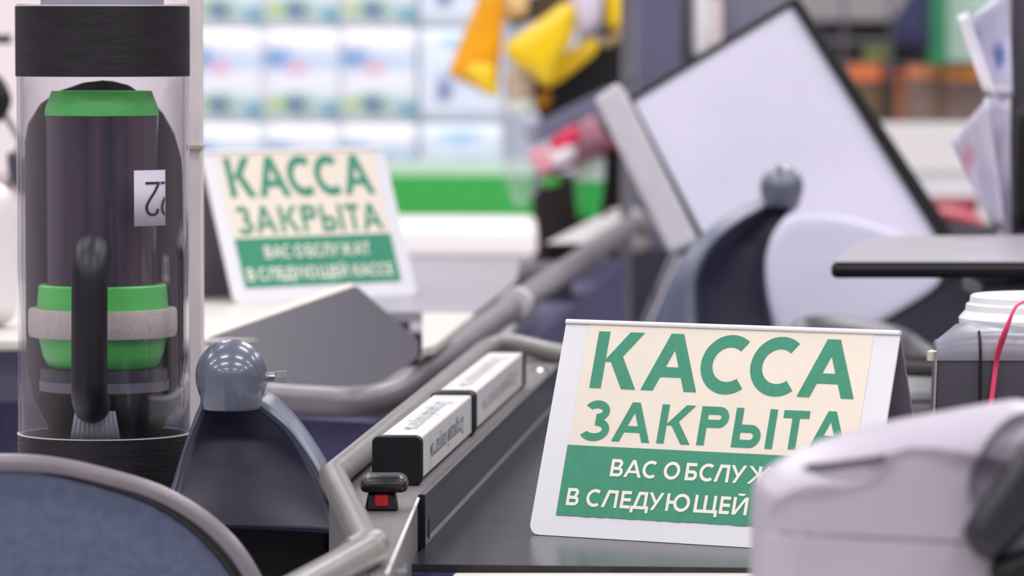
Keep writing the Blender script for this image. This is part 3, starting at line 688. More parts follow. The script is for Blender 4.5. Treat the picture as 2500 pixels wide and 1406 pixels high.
def box_px(name, x0, x1, y0, y1, D, depth, m, label=None, cat=None, group=None, parent=None, bevel=.003, ground=False, **kw):
    p0, p1 = P(x0, y0, D), P(x1, y1, D); z1 = 0 if ground else p1[2]
    o = MB().aabb(p0[0], p1[0], D, D + depth, z1, p0[2]).build(name, m, parent, smooth=False, bevel=bevel, **kw)
    if not parent: tag(o, label, cat, group)
    return o
# dark cabinets between the lanes
box_px('motor_cabinet', 1256, 1398, 655, 905, 6.7, .25, dkp, 'charcoal cabinet under the second counter rail, behind the near bumper loop', 'cabinet', ground=True, bevel=.02)
box_px('slate_cabinet', 1404, 1482, 632, 900, 8.9, .3, slate2, 'narrow slate blue cabinet under the far rail end', 'cabinet', ground=True)
box_px('dark_cabinet', 1484, 2700, 605, 900, 8.95, .25, mat('ink_cabinet', (30, 30, 50), .5), 'wide ink dark cabinet behind the tilted screen and guard post', 'cabinet', ground=True)
ps = P(1528, 400, 7.9)
tag(MB().lathe(ps, [(.001, 0), (.0095, 0), (.0095, 1.75), (.001, 1.75)], 16).build('chrome_post', mat('smoky_post', (120, 116, 124), .3, .4)), 'slim grey upright post left of the tilted screen', 'post')
# rounded end cushion
relief('rail_end_cushion', [(1480, 520), (1540, 505), (1580, 530), (1592, 580), (1565, 612), (1520, 605), (1490, 570)], 8.6, .05, mat('worn_cushion', (150, 142, 138), .5, var=.2, scale=20), tB, edge=.03)

# ================================================================== TILTED SCREEN
sn = nrm((-.05, -1, .12)); SD = 6.5
so = P(1930, 420, SD)
scr = [(1545, 247), (1932, 14), (2332, 652), (1885, 892)]
disp = thing('tilted_screen', 'large white screen in a black frame, tilted on its corner behind the guard post', 'screen', PL(1890, 890, so, sn))
def quadp(cs, off, th, name, m, bev=.003, **kw):
    ps_ = [PL(x, y, so, sn) + sn * off for x, y in cs]
    return MB().prism(ps_, sn * -th).build(name, m, disp, smooth=False, bevel=bev, **kw)
frm = [(1528, 240), (1940, -8), (2378, 664), (1890, 930)]
quadp(frm, 0, .035, 'frame', black, .006)
quadp(scr, .001, .004, 'panel', lav, .001, label='white panel surface')
# raised frame bars: top, right, bottom
def fbar(a, b, c, d, h, nm='frame_edge'): quadp([a, b, c, d], h, h + .004, nm, black, .002)
fbar((1528, 240), (1940, -8), (1934, 15), (1546, 248), .006); fbar((1932, 14), (1945, -12), (2392, 668), (2334, 655), .010); fbar((2332, 652), (2392, 668), (1895, 936), (1882, 892), .006)
quadp([(1452, 246), (1508, 205), (1530, 232), (1706, 590), (1634, 622)], .03, .03, 'side_rail', mat('pale_side_rail', (196, 194, 202), .35, var=.05), .006, label='pale grey rail along the left side')
lg0, lg1 = P(1652, 618, 6.45), P(1572, 800, 6.45)
MB().tube([lg0, lg1, lg1 + (lg1 - lg0) * 2.0], .008, 12).build('strut', chrome, disp)
mid = PL(1890, 930, so, sn)
MB().aabb(mid[0] - .05, mid[0] + .05, mid[1] - .0, mid[1] + .10, 0, mid[2] + .02).build('stand', black_matte, disp, smooth=False)
# white curved flap before it
relief('curved_flap', [(1948, 526), (1908, 546), (1882, 590), (1867, 650), (1872, 720), (1890, 792), (1950, 850), (2090, 812), (2220, 742), (2290, 690), (2290, 640), (2210, 576), (2060, 530)], 6.3, .005, lav2, disp, edge=.01, n=120, rings=8, normal=sn, label='white curved flap low on the screen')
cov = relief('rounded_bollard', [(1925, 800), (1960, 775), (2030, 768), (2120, 780), (2205, 800), (2260, 835), (2310, 880), (2330, 1000), (2330, 1800), (2330, 2560), (1915, 2560), (1905, 1800), (1905, 900)], 5.5, .06, mat('dark_cover', (64, 60, 72), .35, var=.08), edge=.05, n=160, rings=12, centre=(2110, 1100))
tag(cov, 'dark rounded hump with a sheen showing just above the front sign', 'bollard')

# ================================================================== RIGHT SIDE
# black tray
ty = P(2030, 632, 4.5); tzv = ty[2]
def TP(px, py): return Z(px, py, tzv)
ta = [TP(2028, 640), TP(2040, 630), TP(2060, 612), TP(2085, 592), TP(2108, 584), TP(2170, 578), TP(2900, 570), TP(2900, 640)]
tray = thing('monitor_shelf', 'black shelf with rounded end and grey shiny top jutting from the right', 'shelf', V(.55, 4.7, tzv))
MB().prism([p + V(0, 0, -.0002) for p in ta], (0, 0, -.0158)).build('slab', black, tray, smooth=False, bevel=.006)
MB().prism([p * V(1, 1, 0) + V(.004, 0, tzv - .0005) for p in ta], (0, 0, .0012)).build('top_reflection', mat('sheen_sheet', (166, 160, 170), .3, var=.04), tray, smooth=False, label='grey sheet painted as the reflection on the black top')  # pale grey stands in for the reflection on the black shelf top
MB().aabb(.62, .70, 4.62, 4.8, BZ - .002, tzv - .016).build('leg', black_matte, tray, smooth=False)
box_px('grey_box', 2395, 2800, 690, 738, 4.75, .2, mat('grey_housing', (150, 150, 158), .4), parent=tray, bevel=.006, label='grey housing under the shelf')
# upright post
up = thing('upright_post', 'dark upright post with rounded black holder at the right edge', 'post', V(P(2490, 300, 5.2)[0], 5.2, tzv))
pa, pb, pc = P(2468, 0, 5.2)[0], P(2453, 0, 5.2)[0], P(2560, 0, 5.2)[0]
MB().aabb(pa, pc, 5.2, 5.26, 0, 1.75).build('column', mat('dark_column', (70, 66, 76), .45), up, smooth=False, bevel=.002)
MB().aabb(pb, pa, 5.19, 5.25, 0, 1.75).build('pale_side', mat('pale_side', (160, 152, 152), .45), up, smooth=False, label='pale narrow side strip')
relief('holder', [(2490, 262), (2478, 300), (2472, 400), (2474, 500), (2484, 545), (2510, 565), (2600, 570), (2640, 400), (2600, 250), (2530, 240)], 5.1, .03, black_matte, up, edge=.02, n=90, rings=8)
# papers
def sheet(px, D, m, name, label, cat, bend=.02, n_=10, group=None):
    a, b, c, d = [np.array(q, float) for q in px]; vs = []
    for i in range(n_ + 1):
        for k in range(n_ + 1):
            u, v = k / n_, i / n_; q = (a * (1 - u) + b * u) * (1 - v) + (d * (1 - u) + c * u) * v
            vs.append(P(q[0], q[1], D) + V(0, bend * math.sin(3 * u + 2 * v) + bend * .5 * math.sin(5 * v), 0))
    fs = [(i * (n_ + 1) + k, i * (n_ + 1) + k + 1, (i + 1) * (n_ + 1) + k + 1, (i + 1) * (n_ + 1) + k) for i in range(n_) for k in range(n_)]
    o = obj(name, vs, fs, m, solid=.001)
    if label: tag(o, label, cat, group)
    return o
pd1 = blobs('printed_card', (190, 186, 212), [(.75, .38, .16, .16, (92, 112, 166), .6), (.3, .6, .12, .1, (160, 166, 204), .6), (.6, .08, .5, .06, (220, 218, 226), .4)], .35)
c1 = sheet([(2350, 62), (2462, -25), (2470, 236), (2424, 238)], 5.15, pd1, 'printed_card', 'lavender printed card hanging at the upper right beside the dark post', 'card', .008)
sheet([(2338, 40), (2362, 28), (2432, 236), (2402, 226)], 5.13, paper, 'paper_strip', 'white paper strip edging the lavender printed card', 'paper', .004)
sheet([(2366, 22), (2450, -20), (2430, 10), (2374, 48)], 5.12, mat('mint_film', (190, 206, 206), .3), 'film_corner', 'pale mint film corner above the lavender card', 'film', .003)
pd2 = blobs('pink_marked_film', (204, 200, 218), [(.35, .55, .17, .16, (214, 158, 178), .7), (.75, .35, .3, .25, (186, 182, 208), .8)], .3)
sheet([(2402, 238), (2466, 236), (2468, 610), (2440, 600)], 5.14, pd2, 'plastic_sleeve', 'crumpled pale plastic sleeve with a pink mark below the lavender card', 'plastic sleeve', .01)
sheet([(2322, 345), (2412, 240), (2450, 560), (2428, 560)], 5.12, pd2, 'plastic_flap', 'pale plastic flap pointing left of the dark post', 'plastic sleeve', .012)
# dark device with white lid and red cord
DD = 3.72; dpm = F / DD
dv = thing('dark_device', 'dark grey boxy device with paler sloping top at the right edge', 'device', V(P(2480, 900, DD)[0], DD + .08, BZ))
dq = lambda x, y: P(x, y, DD)
front = [(2288, 862), (2330, 856), (2393, 853), (2520, 862), (2620, 872), (2620, 1195), (2275, 1195)]
MB().prism([dq(x, y) for x, y in front], (.0125, .17, 0)).build('body', dark_pl, dv, smooth=False, bevel=.003)
# bevelled top: loft from front upper edge back and up
low = [(2288, 862), (2310, 858), (2340, 855), (2393, 853), (2460, 857), (2520, 862), (2620, 872)]; mids = [(2290, 832), (2312, 822), (2342, 815), (2393, 811), (2460, 810), (2520, 813), (2620, 820)]; hi = [(2338, 802), (2352, 800), (2372, 797), (2400, 795), (2460, 793), (2520, 793), (2620, 795)]
rows = [[dq(x, y) + V(0, -.001, 0) for x, y in low], [dq(x, y - 2) + V(0, .004, 0) for x, y in [(a[0], a[1] * .4 + b[1] * .6) for a, b in zip(low, mids)]], [dq(x, y) + V(0, .012, 0) for x, y in mids], [dq(x, y) + V(.0045, .06, 0) for x, y in hi], [dq(x, y + 25) + V(.0125, .165, 0) for x, y in hi]]
MB().prism([dq(2284, 866), dq(2288.5, 866), dq(2275, 1195), dq(2270.5, 1195)], (.003, .01, 0)).build('pale_edge', mat('lit_device_edge', (160, 156, 158), .4), dv, smooth=False)  # pale strip paints in the light along the left edge
vs = [p for r in rows for p in r]; k = len(low)
fs = [(i * k + q, i * k + q + 1, (i + 1) * k + q + 1, (i + 1) * k + q) for i in range(len(rows) - 1) for q in range(k - 1)]
bt_ = len(vs); vs += [V(p[0], p[1], dq(0, 880)[2]) for p in rows[0]] + [V(p[0], p[1], dq(0, 880)[2]) for p in rows[-1]]
fs += [(q, q + 1, bt_ + q + 1, bt_ + q) for q in range(k - 1)] + [((len(rows) - 1) * k + q, (len(rows) - 1) * k + q + 1, bt_ + k + q + 1, bt_ + k + q) for q in range(k - 1)]
fs += [[i * k for i in range(len(rows))] + [bt_ + k, bt_], [i * k + k - 1 for i in range(len(rows))] + [bt_ + 2 * k - 1, bt_ + k - 1]]
obj('bevelled_top', vs, fs, dev_top, dv, sharp=50)
MB().tube([dq(2393, 813) + V(0, .009, .0008), dq(2393, 832) + V(0, .001, .0005), dq(2393, 856) + V(0, -.003, 0), dq(2391, 1190) + V(0, -.0005, 0)], .0011, 8).build('seam', black_matte, dv)
MB().lathe(dq(2282, 868) + V(0, .02, 0), [(.001, dq(0, 884)[2]), (.0045, dq(0, 884)[2]), (.0045, dq(0, 862)[2]), (.001, dq(0, 858)[2])], 16).build('peg', mat('cream_peg', (220, 214, 196), .5), dv)
# lid
lc = P(2560, 770, DD + .10); lz = lambda y: P(2500, y, DD + .04)[2]
lk = F / (DD + .10)
prof = [(1e-4, lz(806)), (205 / lk, lz(806)), (218 / lk, lz(800)), (219 / lk, lz(786)), (210 / lk, lz(775)), (203 / lk, lz(768)), (201 / lk, lz(752)), (193 / lk, lz(748)), (191 / lk, lz(733)), (186 / lk, lz(729)), (1e-4, lz(729))]
tag(MB().lathe(lc, prof, 72, closed=False).build('jar_lid', mat('white_lid', (238, 236, 240), .25, var=.02)), 'white plastic jar lid with stepped rim on top of the dark grey device', 'tub')
rc = [P(2530, 727, DD + .02), P(2500, 736, DD - .012), P(2478, 752, DD - .03), P(2458, 800, DD - .03), P(2440, 850, DD - .016), P(2432, 890, DD - .006), P(2424, 950, DD - .004), P(2417, 1010, DD - .004), P(2408, 1100, DD - .004)]
rs_ = spline(rc, 8)
tag(MB().tube(rs_, np.interp(np.linspace(0, 1, len(rs_)), [0, .3, .45, .6, 1], [.0011, .0014, .0028, .0022, .0022]), 10).build('elastic_loop', mat('pink_red_cord', (248, 78, 116), .45)), 'pink red elastic cord looped over the white lid and dark device', 'elastic cord')
# white block behind
wb0, wb1 = P(2215, 968, 4.80), P(2420, 968, 4.80)
tag(MB().prism([V(wb0[0], 4.80, BZ), V(wb0[0], 4.90, BZ), V(wb0[0], 4.90, BZ + .026), V(wb0[0], 4.85, BZ + .024), V(wb0[0], 4.805, BZ + .008)], (wb1[0] - wb0[0], 0, 0)).build('white_block', white, smooth=False, bevel=.002), 'small white sloping block below the bumper rail, between front sign and dark device', 'block')
MB().prism([lane(3.34, .4705, 0), lane(3.38, .95, 0), lane(5.1, .95, 0), lane(5.1, .4705, 0)], (0, 0, BZ - .002)).build('side_counter', slate2, counter, smooth=False)
MB().prism([lane(4.84, .30, BZ - .004), lane(4.84, .475, BZ - .004), lane(5.1, .475, BZ - .004), lane(5.1, .30, BZ - .004)], (0, 0, .003)).build('counter_end', dark_pl, counter, smooth=False)

# ---- white machine in the foreground
MD = 2.42; mk_ = F / MD
mout = [(1832, 1560), (1832, 1400), (1834, 1300), (1836, 1215), (1848, 1172), (1878, 1142), (1925, 1112), (1985, 1084), (2070, 1056), (2165, 1031), (2300, 1006), (2420, 985), (2500, 978), (2580, 1010), (2660, 1100), (2700, 1300), (2700, 1600), (2680, 1800), (2620, 1868), (2300, 1874), (1950, 1874), (1850, 1860), (1834, 1750)]
def smst(a, b, x): t = min(1, max(0, (x - a) / (b - a))); return t * t * (3 - 2 * t)
rim_line = [(1700, 1420), (1848, 1330), (1858, 1260), (1885, 1210), (1935, 1184), (2020, 1170), (2090, 1160), (2130, 1138), (2160, 1100), (2200, 1086), (2260, 1086), (2340, 1098), (2420, 1120), (2700, 1220)]
rxs, rys = zip(*rim_line)
def mfeat(x, y, d):
    h = 0
    yl = np.interp(x, rxs, rys)
    h -= .010 * smst(-16, 16, y - yl) * smst(1836, 1910, x)                                             # face set back below the rim line
    # lens-shaped finger recess under the top edge
    yt = np.interp(x, [1958, 2150], [1124, 1093]); yb = yt + 52 * max(0, 1 - ((x - 2052) / 98) ** 2) ** .7 * (1 + .25 * (x - 2052) / 98)
    if 1955 < x < 2152: h -= .012 * smst(-4, 5, y - yt) * (1 - smst(-8, 8, y - yb))
    yg = 1281 + (x - 1850) * .05
    if x < 2380: h -= .0025 * (1 - smst(0, 7, abs(y - yg)))                       # parting line
    # concave scoop beside the black pad
    dx, dy = (x - 2470) , (y - 1140); ca = math.radians(28); u = dx * math.cos(ca) + dy * math.sin(ca); v = -dx * math.sin(ca) + dy * math.cos(ca)
    e = math.hypot(u / 118, v / 165)
    h -= .022 * (1 - smst(.72, 1.0, e))
    return h
mc = thing('white_machine', 'pale grey rounded machine large and blurred in the lower right foreground', 'machine', V(P(2200, 1400, MD)[0], MD, .848))
relief('housing', mout, MD, .05, grey_pl, mc, edge=.022, n=320, rings=110, centre=(2200, 1330), feat=mfeat)
pad = [(2500, 1080), (2455, 1140), (2400, 1215), (2362, 1275), (2355, 1300), (2368, 1335), (2395, 1362), (2430, 1366), (2470, 1330), (2530, 1270), (2620, 1180), (2640, 1060), (2560, 1020)]
relief('black_pad', pad, MD - .06, .016, mat('matte_black_pad', (30, 29, 40), .45, var=.1), mc, edge=.008, n=120, rings=14)
relief('pad_base', [(2350, 1285), (2352, 1318), (2372, 1350), (2405, 1372), (2440, 1380), (2520, 1380), (2600, 1250), (2480, 1200), (2400, 1230)], MD - .05, .012, mat('pad_rim', (120, 118, 134), .35), mc, edge=.006, n=90, rings=8)
relief('black_foot', [(2425, 1372), (2418, 1410), (2440, 1480), (2600, 1500), (2640, 1300), (2520, 1330)], MD - .065, .012, black_matte, mc, edge=.006, n=80, rings=8)

# ================================================================== LEFT EDGE
app = relief('white_appliance', [(-160, 470), (-60, 440), (10, 452), (38, 500), (46, 600), (44, 740), (30, 780), (-20, 798), (-160, 800), (-220, 650)], 5.0, .06, mat('white_appliance', (226, 220, 224), .35, var=.03), edge=.05, n=90, rings=12)
tag(app, 'white rounded appliance on the second counter, cut off at the left edge', 'appliance')
scn = thing('black_scanner', 'black rounded gadget on a thin stalk at the left edge', 'scanner', P(-20, 440, 5.9))
relief('head', [(-60, 175), (-5, 182), (20, 215), (28, 250), (10, 290), (-15, 300), (-70, 290)], 5.9, .03, black_matte, scn, edge=.03, n=80, rings=8)
MB().tube([P(0, 260, 5.9), P(50, 345, 5.9), P(30, 420, 5.92), P(10, 500, 5.95), P(-10, 800, 5.95)], .004, 10).build('stalk', mat('grey_stalk', (110, 104, 110), .4), scn)
relief('body', [(18, 375), (40, 372), (70, 390), (80, 440), (60, 475), (42, 468), (22, 430)], 5.92, .02, mat('navy_plastic', (58, 54, 78), .45), scn, edge=.02, n=60, rings=6)
rod = P(20, 95, 6.4)
tag(MB().tube([rod + V(-.5, 0, 0), rod + V(.004, 0, 0)], .0068, 16).build('black_rod', black), 'black rod poking in at the upper left edge', 'rod')
bw = thing('white_cabinet', 'white cabinet wall behind the clear tube at the left', 'cabinet', V(P(0, 400, 9.3)[0], 9.3, 0))
p0, p1 = P(-1400, 0, 9.3)[0], P(455, 0, 9.3)[0]
MB().aabb(p0, p1, 9.3, 9.7, 0, 1.9).build('carcass', mat('pinkish_white_panel', (226, 214, 214), .5, var=.03, scale=3), bw, smooth=False)
MB().aabb(p0 + .05, p1 - .03, 9.28, 9.3, .95, 1.85).build('door', mat('pinkish_white_door', (230, 220, 220), .4, var=.03, scale=3), bw, smooth=False, bevel=.005)

# ================================================================== BACKGROUND: packs, board, counter
PD_ = 13.0
s_green = (96, 140, 128)
packA = blobs('tissue_film', (238, 240, 250), [(.5, .66, .9, .18, (196, 214, 238), .7), (.2, .70, .28, .17, (110, 152, 208), .9), (.44, .58, .2, .12, (232, 176, 198), .9), (.5, .20, .7, .18, (186, 214, 214), .8), (.42, .2, .32, .17, (120, 164, 132), .9), (.43, .19, .15, .11, (84, 108, 170), .8), (.90, .15, .24, .13, (96, 168, 190), .9), (.14, .2, .16, .14, (190, 214, 150), .9)])
packB = blobs('water_film', (226, 236, 250), [(.6, .5, .5, .2, (176, 202, 234), .8), (.3, .35, .14, .17, (112, 116, 164), .7), (.8, .4, .2, .13, (84, 146, 200), .8), (.5, .85, .4, .1, (150, 190, 224), .8)])
pk_m = None
def pack_mesh():
    mb = bmesh.new(); bmesh.ops.create_cube(mb, size=1); bmesh.ops.subdivide_edges(mb, edges=mb.edges[:], cuts=5, use_grid_fill=True)
    for v in mb.verts:                                                            # film-wrapped rolls: rounded, bulging slightly
        x, y, z = v.co; k = 1 - .02 * (abs(2 * z) ** 6); v.co = Vector((x * (1 - .008 * max(0, -2 * y) ** 4), y * k - .03 * math.cos(math.pi * x) * math.cos(math.pi * z), z * (1 - .008 * max(0, -2 * y) ** 4)))
    me = bpy.data.meshes.new('pack'); mb.to_mesh(me); mb.free()
    for p in me.polygons: p.use_smooth = True
    return me
pmA = pack_mesh(); pmA.materials.append(packA); pmB = pack_mesh(); pmB.materials.append(packB)
rows_y = [530, 300, 70, -160]; cols = [(273, 460), (460, 647), (647, 834), (834, 1021)]
disp2 = thing('display_rack', 'long store display base with green board below the blurred packs', 'display', V(P(900, 500, PD_)[0], PD_, 0))
xL, xR = P(250, 0, PD_)[0], P(1330, 0, PD_)[0]
zb = P(0, 530, PD_)[2]
MB().aabb(xL, xR, PD_ - .16, PD_ + .2, 0, zb).build('base', white, disp2, smooth=False)
MB().aabb(xL, P(1306, 0, PD_ - .22)[0], PD_ - .22, PD_ - .19, P(0, 548, PD_ - .2)[2], P(0, 428, PD_ - .2)[2]).build('green_board', mat('green_board', (56, 168, 76), .4, var=.04), disp2, smooth=False)
MB().aabb(xL, P(1300, 0, PD_ - .22)[0], PD_ - .19, PD_ - .16, P(0, 428, PD_ - .2)[2], P(0, 392, PD_ - .2)[2]).build('pale_lip', mat('pale_green_lip', (206, 226, 214), .4), disp2, smooth=False)
MB().aabb(xL, P(1300, 0, PD_ - .22)[0], PD_ - .225, PD_ - .16, P(0, 560, PD_ - .2)[2], P(0, 548, PD_ - .2)[2]).build('lower_strip', mat('sage_strip', (120, 160, 130), .4), disp2, smooth=False)
MB().aabb(xL, xR, PD_ - .2, PD_ + .15, zb - .3, zb - .25).build('shelf', white, disp2, smooth=False)
MB().aabb(xL, xR + .1, PD_ + .2, PD_ + .24, 0, 2.0).build('back_panel', mat('pale_back', (206, 214, 226), .5), disp2, smooth=False)
hts = ['lowest', 'second from bottom', 'third from bottom', 'top']
cl = ['just behind the clear tube edge', 'left of centre', 'middle', 'right']
for j, yb in enumerate(rows_y):
    for i, (xa, xb) in enumerate(cols):
        p0, p1 = P(xa, yb, PD_), P(xb, yb - 230, PD_)
        o = bpy.data.objects.new('tissue_pack', pmA); COL.objects.link(o)
        o.location = ((p0[0] + p1[0]) / 2, PD_ + .02, (p0[2] + p1[2]) / 2); o.scale = ((p1[0] - p0[0]) * .998, .22, (p1[2] - p0[2]) * .998)
        tag(o, ['tissue pack in the lowest row, %s', 'tissue pack in the second row up, %s', 'tissue pack in the third row up, %s', 'tissue pack in the top row, %s'][j] % ['hidden behind the clear tube', 'beside the slim pole', 'in the middle of the stack', 'nearest the yellow packets'][i], 'tissue pack', 'tissue packs on the store display')
    xa, xb = 1022, 1232; p0, p1 = P(xa, yb - 25, PD_), P(xb, yb - 250, PD_)
    o = bpy.data.objects.new('water_pack', pmB); COL.objects.link(o); o.location = ((p0[0] + p1[0]) / 2, PD_ + .02, (p0[2] + p1[2]) / 2 - .0255); o.scale = ((p1[0] - p0[0]) * .98, .22, (p1[2] - p0[2]) * 1.01)
    tag(o, 'pale blue pack %s of the column right of the tissue packs' % ['at the bottom', 'second from the bottom', 'third from the bottom', 'at the top'][j], 'pack', 'pale blue packs on the store display')
# white counter with thick slab
wc = thing('white_counter', 'white counter with thick pale slab below the green board', 'counter', V(P(1100, 600, 8.6)[0], 8.6, 0))
c0, c1_ = P(700, 0, 8.6)[0], P(1312, 0, 8.6)[0]
MB().aabb(c0, c1_, 8.6, 9.2, P(0, 626, 8.6)[2], P(0, 556, 8.6)[2]).build('slab', mat('pinkish_white_slab', (253, 246, 245), .35, var=.02), wc, smooth=False, bevel=.012)
MB().aabb(c0, c1_ - .02, 8.66, 9.2, 0, P(0, 626, 8.6)[2]).build('cabinet', mat('pale_grey_cabinet', (206, 202, 210), .45, var=.05, scale=4), wc, smooth=False)

# ================================================================== CANDY RACK
RD_ = 9.4
rack = thing('candy_rack', 'black candy rack pole with grey slanted shelf holding packets', 'rack', V(P(1500, 500, RD_ + .1)[0], RD_ + .1, 0))
MB().aabb(P(1478, 0, RD_)[0], P(1534, 0, RD_)[0], RD_ + .1, RD_ + .16, 0, 1.7).build('pole', black_matte, rack, smooth=False)
def slant(a, b, wpx, D, d, m, nm, par):
    a, b = np.array(a, float), np.array(b, float); t = nrm(b - a); n_ = np.array([-t[1], t[0]]) * wpx / 2
    return MB().prism([P(*q, D) for q in (a + n_, b + n_, b - n_, a - n_)], (0, d, 0)).build(nm, m, par, smooth=False, bevel=.004)
slant((1288, 340), (1500, 232), 46, RD_ - .1, .22, mat('slate_shelf', (104, 106, 130), .4), 'shelf', rack)
slant((1300, 240), (1530, 150), 120, RD_ + .02, .06, black_matte, 'dark_fill', rack)  # black sheet standing in for the shade behind the bags
slant((1240, 40), (1400, -10), 60, RD_ + .06, .05, mat('brown_board', (66, 52, 40), .5), 'dark_fill', rack)
slant((1340, 424), (1504, 352), 14, RD_ - .12, .05, mat('dark_red_edge', (150, 40, 52), .4), 'shelf_edge', rack)
MB().aabb(P(1300, 0, RD_)[0], P(1478, 0, RD_)[0], RD_ + .12, RD_ + .2, 0, P(0, 430, RD_)[2]).build('lower_bin', mat('dark_brown_bin', (44, 30, 28), .5), rack, smooth=False)
def packet(name, pts, dD, m, label, cat='packet', half=.02, edge=.03, group='packets on the candy rack'):
    o = relief(name, pts, RD_ + dD, half, m, None, edge=edge, n=70, rings=8, smooth_outline=False); tag(o, label, cat, group); return o
yel = mat('yellow_film', (232, 194, 10), .3, var=.06, scale=15, bump=.4, bscale=25); ora = mat('orange_film', (226, 156, 6), .3, var=.12, scale=15, bump=.4, bscale=25)
packet('snack_bag', [(1178, -30), (1232, -30), (1226, 90), (1215, 240), (1160, 215), (1092, 182), (1120, 110), (1150, 40)], -.06, ora, 'orange yellow snack bag hanging leftmost on the rack', 'snack bag')
packet('snack_bag', [(1130, 170), (1168, 150), (1212, 160), (1216, 242), (1172, 218)], -.09, yel, 'bright yellow lower corner bag under the orange snack bag', 'snack bag', .012)
packet('beige_packet', [(1216, -30), (1292, -30), (1288, 40), (1225, 55)], -.02, mat('beige_film', (224, 190, 140), .4), 'beige packet between the two yellow bags at the top')
packet('snack_bag', [(1226, 112), (1290, 68), (1378, 4), (1404, 14), (1402, 74), (1390, 116), (1362, 162), (1350, 216), (1322, 210), (1300, 182), (1254, 160)], -.10, yel, 'large bright yellow snack bag in the middle of the rack', 'snack bag', .03)
packet('snack_bag', [(1336, 172), (1396, 118), (1440, 90), (1462, 96), (1458, 130), (1400, 176), (1348, 214)], -.05, yel, 'narrow yellow bag right below the large yellow bag', 'snack bag', .015)
packet('grey_packet', [(1386, -30), (1476, -30), (1464, 60), (1420, 92), (1396, 60)], -.08, mat('lavender_film', (206, 198, 214), .3), 'pale lavender packet between the yellow bags')
packet('snack_bag', [(1476, -30), (1538, -30), (1536, 62), (1500, 78), (1478, 60)], -.05, yel, 'small yellow bag at the right end against the black pole', 'snack bag', .02)
packet('amber_packet', [(1462, 104), (1536, 62), (1536, 84), (1478, 122)], -.03, mat('grey_amber_film', (176, 150, 96), .4), 'narrow brownish packet under the small yellow bag')
packet('cream_packet', [(1232, 182), (1262, 162), (1306, 190), (1300, 246), (1240, 252)], -.05, mat('cream_grey_film', (196, 178, 158), .4), 'cream grey packet hanging under the large yellow bag')
packet('mint_packet', [(1228, 246), (1296, 240), (1304, 272), (1240, 286)], -.06, mat('mint_white_film', (212, 222, 214), .35), 'small mint white packet below the cream grey packet')
packet('amber_packet', [(1300, 232), (1350, 222), (1344, 262), (1308, 278)], -.02, mat('dark_amber_film', (180, 120, 10), .4), 'dark amber packet corner left of the grey shelf')
# pink and red packets on the slanted shelf
pk = [((1284, 372), (1330, 352), (1348, 418), (1322, 432), (1296, 400), (236, 150, 168), 'pale pink packet at the left end of the slanted shelf'),
      ((1340, 342), (1406, 300), (1420, 340), (1380, 372), (1346, 380), (206, 24, 74), 'crimson packet top on the slanted shelf'),
      ((1334, 368), (1396, 340), (1402, 372), (1376, 410), (1346, 404), (232, 222, 228), 'white packet front below the crimson packet'),
      ((1410, 302), (1452, 276), (1474, 330), (1440, 352), (1414, 344), (168, 116, 132), 'dusty mauve packet right on the slanted shelf'),
      ((1406, 346), (1466, 318), (1500, 344), (1460, 376), (1404, 404), (122, 74, 88), 'dark wine packet above the red shelf edge')]
for a, b, c, d, e, colr, lbl in pk:
    packet('candy_packet', [a, b, c, d, e], -.14, mat('film_%d_%d_%d' % colr, colr, .3, var=.15, scale=40), lbl, 'candy packet', .012, .015)
# clear bag
cb = relief('clear_bag', [(1222, 262), (1300, 286), (1320, 400), (1312, 470), (1262, 500), (1234, 430), (1226, 340)], RD_ - .3, .02, film, None, edge=.03, n=70, rings=8); tag(cb, 'crumpled clear plastic bag hanging before the green board', 'bag')
# green and white cup
cupc = P(1437, 460, RD_ - .05); uk = F / (RD_ - .05); cz = lambda y: P(1437, y, RD_ - .05)[2]
cup = thing('paper_cup', 'green and white tapered cup under the candy shelf', 'cup', V(cupc[0], cupc[1], cz(532)))
MB().lathe(cupc, [(1e-4, cz(532)), (27 / uk, cz(532)), (38 / uk, cz(440)), (1e-4, cz(440))], 32).build('body', mat('bright_green_cup', (64, 196, 92), .4), cup)
MB().lathe(cupc, [(1e-4, cz(440)), (38 / uk, cz(440)), (40 / uk, cz(388)), (1e-4, cz(386))], 32).build('white_top', mat('mint_cup_top', (220, 236, 224), .4), cup)
MB().aabb(cupc[0] - .05, cupc[0] + .05, cupc[1] - .05, cupc[1] + .2, cz(548), cz(532)).build('cup_shelf', black_matte, rack, smooth=False)
tag(relief('green_packet', [(1312, 440), (1360, 428), (1372, 444), (1340, 458)], RD_ - .1, .01, green_pl, None, edge=.01, n=40, rings=5), 'small green packet under the pink packets', 'packet')

